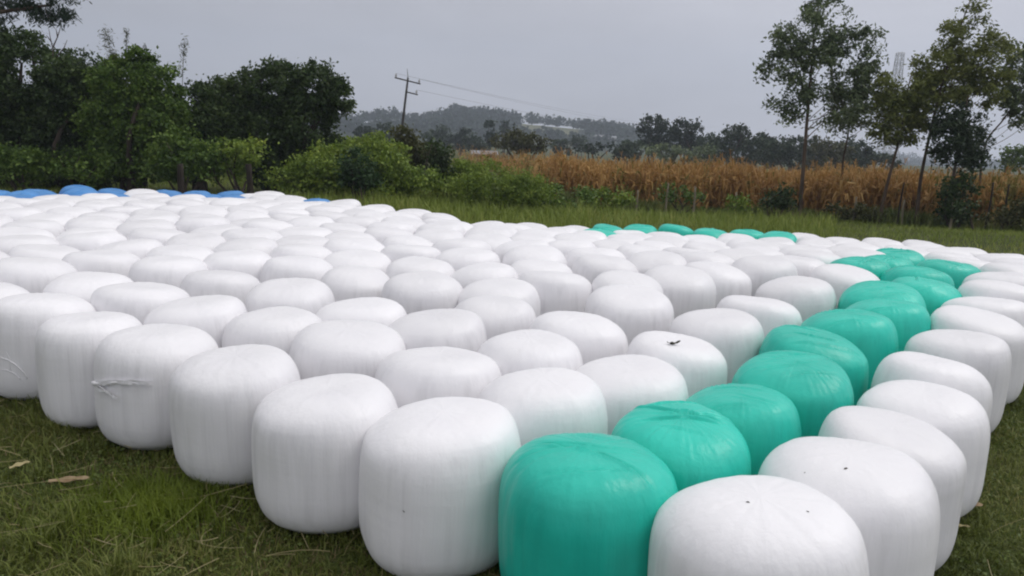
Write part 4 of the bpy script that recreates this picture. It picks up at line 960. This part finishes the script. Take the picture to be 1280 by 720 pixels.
reed(158, 90, 158, 38, 16.6, 'thin upright reed above the bright topped tree', .6)
reed(226, 110, 231, 48, 17, 'tall yellow tipped reed between the bright and round trees', .8)
reed(184, 100, 180, 55, 16.8, 'short leaning reed right of the upright one above the hedge', .5)

# ------------------------------------------------------------------ gum trees
def gum(label, base_px, d, trunk_px, lobes, mat, seed, dens=2.4, per=85, clump=12, leaf_px=5.2, r0=.06, group=None, limbs=14, aspect=.42, hang=.35):
    """trunk_px: picture points of the trunk line above its base"""
    rg = np.random.default_rng(seed)
    B = place(base_px, d); o = empty('gum_tree', B); tag(o, label, 'tree', group)
    tp = [B * 1.0 - [0, 0, .1]] + [at(px, py, d) + [0, rg.normal() * .05, 0] for px, py in trunk_px]
    tp = np.array(tp); s = np.linspace(0, 1, 24); ks = np.linspace(0, 1, len(tp))
    tr = np.stack([np.interp(s, ks, tp[:, i]) for i in range(3)], 1)
    tr[1:-1] = (tr[:-2] + 2 * tr[1:-1] + tr[2:]) / 4
    g = Geo(); g.tube(tr - B, np.linspace(r0, r0 * .22, 24), 8)
    out = []
    u = pxm(d); tot = sum(max(3, int(dens * l[2] * l[3] / 100)) for l in lobes)
    for li, (px, py, rx, ry, *kk) in enumerate(lobes):
        c = at(px, py, d); ax = np.array([rx * u, rx * u * .85, ry * u])
        nC = max(3, int(dens * rx * ry / 100))
        v = rg.normal(size=(nC, 3)); v /= np.linalg.norm(v, axis=1)[:, None]
        C = c + v * (rg.uniform(.15, 1, nC) ** .55)[:, None] * ax
        for qi, q in enumerate(C):
            k = int(per * rg.uniform(.4, 1.5)); sz = clump * u * rg.uniform(.5, 1.3)
            w = rg.normal(size=(k, 3)) * sz * .5 * [1, 1, .7]; w[:, 2] -= np.abs(w[:, 0]) * .4
            out.append(q + w)
            if rg.random() < limbs / tot:
                dist = np.linalg.norm((tr - q)[:, :2], axis=1)
                want = q[2] - dist * .9; i = int(np.argmin(np.abs(tr[:, 2] - want) + .15 * dist)); i = min(max(i, 7), 23)
                a = tr[i]; t = np.linspace(0, 1, 7)[:, None]
                mid = (a + q) / 2 + [0, 0, -.10 * np.linalg.norm(q - a)] + rg.normal(size=3) * .13 * np.linalg.norm(q - a)
                pts = a * (1 - t) ** 2 + 2 * t * (1 - t) * mid + q * t ** 2
                rb_ = r0 * (1 - .75 * i / 23) * .32
                g.tube(pts - B, np.linspace(max(rb_, .008), .004, 7), 5)
    link('trunk', g.mesh('trunk', M['bark_gum']), o)
    link('crown', leaf_mesh('crown', np.concatenate(out), leaf_px * u, aspect, mat, B, hang, 0, rg), o)
    return o
GG = 'slender gum trees along the maize edge'
gum('tallest slender gum with an airy crown, left of the gum group', 999, 20.5, [(1004, 200), (1009, 150), (1014, 90), (1018, 40), (1022, 5)],
    [(1025, 15, 30, 28), (985, 50, 30, 26), (1025, 60, 40, 30), (1065, 55, 34, 34), (975, 85, 26, 24), (1015, 100, 40, 26), (1070, 95, 32, 30), (990, 130, 26, 18), (1055, 130, 34, 18), (1080, 120, 22, 26)], M['gum'], 41, dens=2.15, group=GG)
gum('small gum with a short crooked stem tucked behind the tallest gum', 1048, 21.5, [(1054, 200), (1058, 175), (1064, 150), (1072, 120)],
    [(1058, 148, 26, 12), (1078, 140, 20, 16), (1040, 152, 14, 8)], M['gum'], 42, dens=2.4, r0=.035, group=GG)
gum('stocky gum with a dense dark olive crown between two taller gums', 1098, 20, [(1108, 235), (1118, 200), (1126, 165), (1132, 120), (1136, 95)],
    [(1130, 108, 34, 26), (1120, 138, 34, 24), (1150, 130, 26, 26), (1118, 162, 26, 16), (1148, 160, 20, 14), (1160, 100, 20, 20)], M['gum_yellow'], 43, dens=3.6, per=85, r0=.05, group=GG)
gum('tall yellow green gum with a pointed top, right of the stocky gum', 1145, 19.6, [(1152, 225), (1163, 165), (1176, 110), (1196, 50), (1214, 0)],
    [(1215, 12, 14, 14), (1205, 45, 32, 24), (1185, 75, 34, 24), (1225, 75, 34, 30), (1205, 105, 40, 26), (1240, 105, 24, 26), (1180, 118, 24, 20), (1240, 60, 22, 20)], M['gum_yellow'], 44, dens=2.6, per=75, r0=.05, group=GG)
gum('dark leafed lower gum in front of the tall yellow green gum', 1185, 19, [(1188, 235), (1192, 215), (1198, 185), (1206, 150), (1210, 120)],
    [(1200, 150, 28, 24), (1190, 178, 24, 20), (1218, 178, 22, 20), (1205, 200, 20, 12), (1225, 195, 12, 10), (1178, 190, 14, 10)], M['far_tree'], 45, dens=4, per=85, r0=.055, group=GG)
gum('gum at the right frame edge leaning in on a slanting limb', 1222, 20.5, [(1226, 200), (1236, 172), (1254, 150), (1268, 130), (1284, 90)],
    [(1268, 80, 22, 26), (1285, 110, 30, 30), (1262, 118, 18, 22), (1272, 148, 14, 12), (1300, 70, 30, 30)], M['gum'], 46, dens=2.4, r0=.035, group=GG)

# overhanging eucalyptus, trunk outside the left edge
gum('old eucalyptus at the far left with drooping dark leaves over the frame corner', -130, 12, [(-120, 120), (-110, 60), (-70, 30), (-20, 20), (30, 12), (70, 6)],
    [(8, 2, 22, 9), (40, 6, 24, 9), (58, 20, 22, 10), (76, 12, 12, 16), (-30, 0, 30, 16), (50, -18, 40, 12), (92, -6, 12, 8), (4, 20, 10, 10)], M['far_conifer'], 47, dens=5.0, per=46, clump=11, leaf_px=7.5, r0=.07, limbs=14, aspect=.2, hang=.6)
# bare forked twig on the second hedge tree
ht = [o for o in col.objects if o.name.startswith('hedge_tree') and 'forked' in o.get('label', '')][0]
g = Geo(); B = np.array(ht.location)
for pts in ([(66, 75), (66, 60), (63, 48), (61, 36)], [(66, 60), (72, 46), (77, 30)], [(64, 52), (58, 44)], [(68, 75), (80, 60), (84, 50)], [(72, 46), (70, 36)]):
    g.tube([at(a, b, 17) - B for a, b in pts], np.linspace(.016, .005, len(pts)), 5)
link('twig', g.mesh('twig', M['bark']), ht)

# ------------------------------------------------------------------ far trees
def far_tree(label, base_px, d, lobes, mat, seed, name='far_tree', group=None, **k):
    kw = dict(dens=8, clump=6, per=40, leaf_px=3.6, stems=3, trunk_r=.16); kw.update(k)
    return bush(name, label, 'tree', base_px, d, lobes, M[mat], seed, group=group, **kw)
FG = 'trees beyond the maize field'
far_tree('dark bushy tree topping the treeline left of centre right', 820, 95, [(815, 158, 18, 17), (830, 168, 22, 16), (818, 180, 24, 12)], 'far_conifer', 61, group=FG)
far_tree('dark flat topped tree right of the highest dark tree', 860, 97, [(850, 163, 18, 15), (868, 164, 14, 14), (860, 178, 24, 12)], 'far_conifer', 62, group=FG)
far_tree('grey green bush below the dark trees at the maize edge', 832, 78, [(828, 192, 26, 12), (850, 196, 22, 9)], 'gum', 63, group=FG)
far_tree('small grey green bush right of the other grey bush', 880, 78, [(878, 194, 20, 11)], 'gum', 64, group=FG)
far_tree('broad dark tree left of the tallest gum, domed top', 925, 88, [(922, 172, 26, 16), (940, 182, 26, 18), (900, 186, 20, 14), (925, 194, 40, 12)], 'far_tree', 65, group=FG)
far_tree('low dark tree directly behind the tallest gum trunk', 985, 84, [(985, 182, 22, 14), (972, 192, 26, 12), (1000, 196, 24, 12)], 'far_tree', 66, group=FG)
far_tree('olive tree right of the tallest gum trunk', 1035, 82, [(1030, 184, 22, 14), (1045, 190, 22, 14), (1035, 202, 30, 12)], 'olive', 67, group=FG)
far_tree('dark tree beside the pale transmission tower foot', 1080, 84, [(1075, 190, 20, 14), (1088, 196, 18, 13), (1080, 206, 26, 10)], 'far_tree', 68, group=FG)
far_tree('small dark tree right of the tower foot', 1110, 92, [(1112, 204, 14, 10)], 'far_tree', 69, group=FG)
far_tree('dark tree filling the belt behind the stocky dark shrub', 957, 92, [(955, 182, 20, 16), (968, 190, 22, 14), (950, 202, 28, 12)], 'far_tree', 73, group=FG)
far_tree('dull green tree between the olive tree and the tallest gum', 1012, 90, [(1010, 184, 18, 14), (1018, 196, 24, 14), (1008, 206, 24, 10)], 'far_tree', 74, group=FG)
far_tree('dull dark tree between the olive tree and the tower foot', 1060, 88, [(1058, 186, 16, 14), (1064, 198, 22, 14)], 'far_tree', 75, group=FG)
far_tree('low dark tree between the flat topped tree and the domed tree', 885, 94, [(884, 180, 18, 14), (892, 194, 24, 12)], 'far_tree', 76, group=FG)
far_tree('low dark bushes at the foot of the highest dark tree', 795, 90, [(795, 188, 24, 10), (775, 192, 20, 8)], 'far_tree', 77, group=FG)
far_tree('green tree cut off by the right frame edge', 1272, 48, [(1268, 196, 20, 12), (1285, 198, 24, 16), (1262, 206, 12, 7)], 'hedge_green', 70, group=FG, trunk_r=.1)
far_tree('low dark bushes right of the rounded field bush', 742, 90, [(740, 186, 18, 7), (768, 188, 18, 6)], 'far_conifer', 71, group=FG)
far_tree('rounded olive bush standing at the back of the maize', 650, 58, [(640, 178, 26, 13), (662, 180, 26, 13), (652, 172, 22, 9)], 'olive', 72, group=FG, name='round_bush')
MG = 'trees on the lower slope'
k = 0
for (px, py, rx, ry, d, mt, lab) in ((613, 166, 7, 16, 130, 'far_conifer', 'dark narrow conifer left of the rounded field bush'),
        (575, 172, 14, 14, 140, 'far_conifer', 'dark tree left of the narrow conifer on the slope'),
        (592, 178, 12, 10, 125, 'far_tree', 'small green tree between conifer and dark slope tree'),
        (548, 170, 16, 12, 150, 'far_tree', 'dull tree right of the power pole on the slope'),
        (535, 178, 14, 10, 130, 'far_tree', 'low dull tree right of the power pole foot'),
        (478, 168, 16, 14, 140, 'far_tree', 'dull tree left of the power pole on the slope'),
        (456, 172, 12, 16, 120, 'far_conifer', 'dark tree next to the big round hedge tree'),
        (630, 160, 5, 10, 160, 'far_conifer', 'small thin conifer above the rounded field bush'),
        (700, 182, 14, 8, 130, 'far_tree', 'small tree on the slope right of the rounded bush'),
        (722, 178, 12, 7, 170, 'far_tree', 'faint small tree below the pale slope field'),
        (786, 184, 12, 8, 130, 'far_tree', 'faint bush left of the highest dark tree')):
    far_tree(lab, px, d, [(px, py, rx, ry), (px + rx * .3, py + ry * .6, rx * 1.1, ry * .7)], mt, 80 + k, group=MG, dens=11, clump=5, per=40); k += 1

# ------------------------------------------------------------------ maize
rg = np.random.default_rng(77)
gm = []
n = 9500
d = 21.5 + (66 - 21.5) * rg.random(n) ** 1.7
lat0 = np.interp(d, [21, 66], [.055, -.09]); lat = lat0 + (.86 - lat0) * rg.random(n)
x = lat * d
front = np.interp(lat, [.0, .3, .67, .9], [23.5, 22.5, 19.2, 18.5]) + .5 * np.sin(lat * 41) + .35 * np.sin(lat * 97 + 1) + np.abs(rg.normal(0, .35, n))
y = d - 21.5 + front
x = lat * y
z = gz(x, y)
Hh = rg.normal(1.30, .13, n) * np.interp(y, [19, 24], [.92, 1.0]) * (1 + .13 * np.sin(x * .8 + y * .5) * np.sin(x * .33 - y * .9) + .06 * np.sin(x * 2.1))
V = []; 
def quadstrip(P0, P1, P2, w, side):
    """two quads along P0-P1-P2, width w"""
    s = side * w[:, None] * .5
    return np.stack([P0 - s * .6, P0 + s * .6, P1 + s, P1 - s, P2 + s * .15, P2 - s * .15], 1)
blk = []
base = np.stack([x, y, z - .05], 1); leanv = np.stack([rg.normal(0, .06, n), rg.normal(0, .06, n), np.ones(n)], 1)
topp = base + leanv * Hh[:, None]
az = rg.uniform(0, 2 * np.pi, n); sd = np.stack([np.cos(az), np.sin(az), 0 * az], 1)
blk.append(quadstrip(base, (base + topp) / 2, topp, np.full(n, .028), sd))
for k in range(9):
    t = rg.uniform(.18, .92, n)[:, None]; p0 = base + (topp - base) * t
    az = rg.uniform(0, 2 * np.pi, n); dv = np.stack([np.cos(az), np.sin(az), 0 * az], 1); sd = np.stack([-np.sin(az), np.cos(az), rg.normal(0, .4, n)], 1)
    L = rg.uniform(.22, .5, n)[:, None]
    p1 = p0 + dv * L * .45 + np.array([0, 0, 1]) * L * rg.uniform(-.1, .35, (n, 1)); p2 = p1 + dv * L * .3 + np.array([0, 0, -1]) * L * rg.uniform(.3, 1.0, (n, 1))
    blk.append(quadstrip(p0, p1, p2, rg.uniform(.03, .075, n), sd))
for k in range(3):   # tassel
    az = rg.uniform(0, 2 * np.pi, n); dv = np.stack([np.cos(az), np.sin(az), 0 * az], 1) * .09
    p1 = topp + dv * .6 + [0, 0, .1]; blk.append(quadstrip(topp - [0, 0, .05], p1, p1 + dv + [0, 0, .05], np.full(n, .018), np.stack([-np.sin(az), np.cos(az), 0 * az], 1)))
green = rg.random(n) < np.interp(lat, [.5, .56, .68], [.10, .15, .75])
def strips_mesh(name, Q, mat):
    Q = Q.reshape(-1, 6, 3); m_ = len(Q); k = np.arange(m_) * 6
    return mesh_np(name, Q.reshape(-1, 3), np.concatenate([np.stack([k, k + 1, k + 2, k + 3], 1), np.stack([k + 3, k + 2, k + 4, k + 5], 1)]), mat, False)
Q = np.stack(blk, 1)
tag(link('maize_crop', strips_mesh('maize_crop', Q[~green], M['maize'])), 'ripe orange brown maize standing dry behind the pasture', 'maize', kind='stuff')
tag(link('maize_crop', strips_mesh('maize_crop', Q[green], M['maize_green'])), 'olive tinged maize, thickest at the right end of the field', 'maize', kind='stuff')

rg = np.random.default_rng(78)
n = 16000; lat = rg.uniform(.055, .88, n); y = np.interp(lat, [.0, .3, .67, .9], [23.5, 22.5, 19.2, 18.5]) - np.abs(rg.normal(0, .55, n)) + .1; x = lat * y
tag(link('field_edge_weeds', blades('field_edge_weeds', x, y, .42 * (.5 + .6 * np.abs(np.sin(x * 1.1) * np.sin(x * .37 + 1))), .03, M['weed2'], rg, .7)), 'band of dull green weeds along the foot of the maize', 'weeds', kind='stuff')

# ------------------------------------------------------------------ posts, pole, tower, houses
def post(px, d, toppy, r, mat, label, lean=0, group=None, name='fence_post'):
    B = place(px, d); zt = zat(B[0], B[1], toppy); h = zt - B[2]
    g = Geo(); s = np.linspace(0, 1, 6)
    pts = [(lean * q * h + .01 * math.sin(q * 5 + px), .008 * math.sin(q * 7 + px), -.1 + (h + .1) * q) for q in s]
    g.tube(pts, r * np.linspace(1.1, .9, 6) * (1 + .06 * np.sin(s * 9 + px)), 7)
    o = link(name, g.mesh(name, mat), None, B); tag(o, label, 'post', group)
PG = 'thin pale fence posts along the maize'
for (px, d, ty, lab) in ((832, 20.6, 229, 'pale fence post at the left end of the dark maize edge shrub'), (866, 20.6, 233, 'pale fence post at the right side of the maize edge shrub'),
        (918, 20.4, 240, 'short pale post between the maize edge shrub and the tallest gum'), (1066, 20, 246, 'pale post among the low weeds left of the leaning trunks'),
        (1126, 19.6, 250, 'thin pale post between the stocky gum and the tall yellow gum'), (1187, 18.4, 252, 'pale post standing against the tall rounded dark shrub'), (795, 20.8, 238, 'short pale post farthest left along the maize')):
    post(px, d, ty, .028, M['post_pale'], lab, group=PG)
DG = 'dark stakes at the right end of the maize'
for (px, d, ty, lab) in ((1121, 19.4, 228, 'dark stake just right of the stocky gum trunk'), (1231, 18.6, 228, 'dark stake right of the tall rounded shrub'), (1251, 18.6, 230, 'dark stake nearest the right frame edge')):
    post(px, d, ty, .022, M['post_dark'], lab, .02, DG)
for (px, ty, lab) in ((228, 205, 'black post below the light feathery hedge shrub'), (313, 205, 'black post right of the bright leaning shrub')):
    post(px, 14.6, ty, .06, M['post_dark'], lab, 0, 'black posts at the hedge foot')

# leaning power pole with its wires
d = 62; B = place(498, d); o = empty('power_pole', B); tag(o, 'leaning dark wooden power pole with two crossarms above the bushes', 'power pole')
Tp = at(510, 97, d) - B
g = Geo(); g.tube([np.zeros(3) - [0, 0, .3], Tp * .5, Tp], [.115, .10, .075], 8); link('post', g.mesh('post', M['pole']), o)
ax = at(526, 105, d) - at(494, 97, d); axd = ax / np.linalg.norm(ax)
def arm(c, half0, half1, th=.05):
    g = Geo(); g.tube([c - axd * half0, c + axd * half1], [th, th], 4); link('crossarm', g.mesh('crossarm', M['pole']), o)
c1 = at(509.5, 101, d) - B; arm(c1 + [0, -.16, 0], 1.0, 1.05)
c2 = at(508.5, 115, d) - B; arm(c2 + [0, -.16, 0], .1, .9)
g = Geo(); g.tube([Tp, Tp + (at(509, 86, d) - at(510, 97, d))], [.03, .015], 5); link('lightning_rod', g.mesh('lightning_rod', M['pole']), o)
ends = []
for c, q in ((c1, -.9), (c1, .95), (c2, .8)):
    p = c + axd * q + [0, -.16, 0]; g = Geo(); g.tube([p + [0, 0, .07], p + [0, 0, .18], p + [0, 0, .24], p + [0, 0, .32]], [.05, .08, .05, .04], 7); link('insulator', g.mesh('insulator', M['insul']), o); ends.append(p + B + [0, 0, .34])
for i, (p, lab) in enumerate(zip(ends, ('overhead wire from the left end of the pole top arm', 'overhead wire from the right end of the pole top arm', 'overhead wire from the lower crossarm of the pole'))):
    q = at(900 + 10 * i, 158 + 6 * i, 240); s = np.linspace(0, 1, 30)[:, None]; pts = p * (1 - s) + q * s; pts[:, 2] -= (4 * s * (1 - s))[:, 0] * 1.6
    g = Geo(); g.tube(pts, np.full(30, .007), 4); tag(link('overhead_wire', g.mesh('overhead_wire', M['wire'])), lab, 'wire', 'wires from the power pole')
# far transmission tower
d = 260; B = place(1106, d); o = empty('transmission_tower', B); tag(o, 'faint pale steel lattice tower behind the gum trees', 'tower')
zt = zat(B[0], d, 66) - B[2]
g = Geo(); lv = np.linspace(0, 1, 13); hw = np.interp(lv, [0, .45, 1], [3.0, 1.5, .9])
cor = [(-1, -1), (1, -1), (1, 1), (-1, 1)]
for a, b in cor: g.tube([(a * w_, b * w_, zt * t) for w_, t in zip(hw, lv)], np.full(13, .16), 4)
link('leg_frame', g.mesh('leg_frame', M['steel']), o)
g = Geo()
for i in range(12):
    for j in range(4):
        a, b = cor[j], cor[(j + 1) % 4]; w0, w1 = hw[i], hw[i + 1]; z0, z1 = zt * lv[i], zt * lv[i + 1]
        g.tube([(a[0] * w0, a[1] * w0, z0), (b[0] * w1, b[1] * w1, z1)], [.09, .09], 4, False); g.tube([(b[0] * w0, b[1] * w0, z0), (a[0] * w1, a[1] * w1, z1)], [.09, .09], 4, False)
        g.tube([(a[0] * w1, a[1] * w1, z1), (b[0] * w1, b[1] * w1, z1)], [.08, .08], 4, False)
link('lattice_bracing', g.mesh('lattice_bracing', M['steel']), o)

def house(px, py, d, w, dp, h, label, yaw=.2):
    B = at(px, py, d); B[2] = max(float(hz(B[0], B[1]) if d > 345 else gz(B[0], B[1])), B[2] - h * 1.3)
    o = empty('farm_house', B); o.rotation_euler = (0, 0, yaw); tag(o, label, 'house', 'pale farm buildings far off')
    g = Geo(); g.box((0, 0, h * .5 - 1), w, dp, h + 2); link('wall', g.mesh('wall', M['wall'], False), o)
    e = .4; rh = h * .55
    V = np.array([(-w / 2 - e, -dp / 2 - e, h), (w / 2 + e, -dp / 2 - e, h), (w / 2 + e, dp / 2 + e, h), (-w / 2 - e, dp / 2 + e, h), (-w / 2 - e, 0, h + rh), (w / 2 + e, 0, h + rh)])
    link('roof', bmesh_from('roof', V + [0, 0, .01], np.array([(0, 1, 5, 4), (2, 3, 4, 5), (0, 4, 3, 3), (1, 2, 5, 5), (0, 3, 2, 1)]), M['roof'], False), o)
    for q in (-.28, .28):
        g = Geo(); g.box((q * w, -dp / 2 - .03, h * .5), w * .12, .08, h * .35); link('window', g.mesh('window', M['opening'], False), o)
    g = Geo(); g.box((0, -dp / 2 - .03, h * .38), w * .11, .08, h * .74); link('door', g.mesh('door', M['opening'], False), o)
house(605, 190, 78, 1.9, 3, .5, 'low grey roofed shed behind the maize left of the rounded bush', .1)
house(750, 170, 440, 5.5, 5, 2, 'pale house among the trees on the far slope', .3)
house(764, 171, 440, 5, 5, 2, 'pale house right of the other house on the far slope', -.2)

# ------------------------------------------------------------------ air
g = Geo(); g.box((0, 0, 10), 2560, 2560, 220)
hzm = bpy.data.materials.new('haze'); hzm.use_nodes = True; nt = hzm.node_tree; nt.nodes.clear()
out = N(nt, 'ShaderNodeOutputMaterial'); vol = N(nt, 'ShaderNodeVolumePrincipled')
vol.inputs['Color'].default_value = (.74, .815, .95, 1); vol.inputs['Density'].default_value = HAZE; vol.inputs['Anisotropy'].default_value = .2
nt.links.new(vol.outputs[0], out.inputs['Volume'])
if HAZE > 0:
    tag(link('haze', g.mesh('haze', hzm, False)), 'thin grey haze in the damp air', 'haze', kind='stuff')

# ------------------------------------------------------------------ sky and sun
SUN_EL, SUN_AZ = R(52), R(75)      # azimuth clockwise from +Y
w = bpy.data.worlds.new('World'); scene.world = w; w.use_nodes = True; nt = w.node_tree
bg = nt.nodes['Background']
sky = N(nt, 'ShaderNodeTexSky'); sky.sky_type = 'NISHITA'; sky.sun_disc = False; sky.sun_elevation = SUN_EL; sky.sun_rotation = SUN_AZ
tc = N(nt, 'ShaderNodeTexCoord'); sp = N(nt, 'ShaderNodeSeparateXYZ'); nt.links.new(tc.outputs['Generated'], sp.inputs[0])
rz = ramp(nt, [(0, (.425, .425, .468)), (.06, (.425, .425, .470)), (.34, (.44, .437, .475)), (1, (.93, .92, .915))])
mr = N(nt, 'ShaderNodeMapRange'); mr.inputs['From Min'].default_value = -.06; mr.inputs['From Max'].default_value = 1.0
nt.links.new(sp.outputs['Z'], mr.inputs['Value']); nt.links.new(mr.outputs[0], rz.inputs['Fac'])
mp = N(nt, 'ShaderNodeMapping'); mp.inputs['Scale'].default_value = (1.6, 1.6, 5); mp.inputs['Location'].default_value = (.3, .2, .6)
nt.links.new(tc.outputs['Generated'], mp.inputs[0])
nz = N(nt, 'ShaderNodeTexNoise'); nz.inputs['Scale'].default_value = 1.7; nz.inputs['Detail'].default_value = 5; nz.inputs['Roughness'].default_value = .55
nt.links.new(mp.outputs[0], nz.inputs['Vector'])
m1 = N(nt, 'ShaderNodeMath', operation='MULTIPLY_ADD'); m1.inputs[1].default_value = .62; m1.inputs[2].default_value = .70
nt.links.new(nz.outputs['Fac'], m1.inputs[0])
m2 = N(nt, 'ShaderNodeMath', operation='MULTIPLY_ADD'); m2.inputs[1].default_value = .40     # brighter cloud to the right
nt.links.new(sp.outputs['X'], m2.inputs[0]); nt.links.new(m1.outputs[0], m2.inputs[2])
m3 = N(nt, 'ShaderNodeMath', operation='MULTIPLY'); m3.inputs[1].default_value = 10 * SKYGAIN
nt.links.new(m2.outputs[0], m3.inputs[0])
vm = N(nt, 'ShaderNodeVectorMath', operation='SCALE'); nt.links.new(rz.outputs['Color'], vm.inputs[0]); nt.links.new(m3.outputs[0], vm.inputs['Scale'])
mx = N(nt, 'ShaderNodeMix', data_type='RGBA'); mx.inputs[0].default_value = .97
nt.links.new(sky.outputs[0], mx.inputs[6]); nt.links.new(vm.outputs[0], mx.inputs[7])
nt.links.new(mx.outputs[2], bg.inputs['Color']); bg.inputs['Strength'].default_value = .1
sl = bpy.data.lights.new('sun', 'SUN'); sl.energy = SUN; sl.angle = R(25); sl.color = (1, .97, .93)
so = bpy.data.objects.new('sun', sl); col.objects.link(so)
dv = Vector((math.sin(SUN_AZ) * math.cos(SUN_EL), math.cos(SUN_AZ) * math.cos(SUN_EL), math.sin(SUN_EL)))
so.rotation_euler = dv.to_track_quat('Z', 'Y').to_euler(); so.location = (20, -5, 60)

# ------------------------------------------------------------------ render settings
scene.view_settings.view_transform = 'Standard'; scene.view_settings.look = 'None'
scene.view_settings.exposure = EXPO; scene.view_settings.gamma = 1
try: scene.view_settings.use_curve_mapping = False
except Exception: pass
scene.cycles.use_denoising = True
scene.cycles.max_bounces = 8; scene.cycles.diffuse_bounces = 6; scene.cycles.volume_bounces = 1; scene.cycles.transparent_max_bounces = 8
scene.cycles.filter_width = 2.1
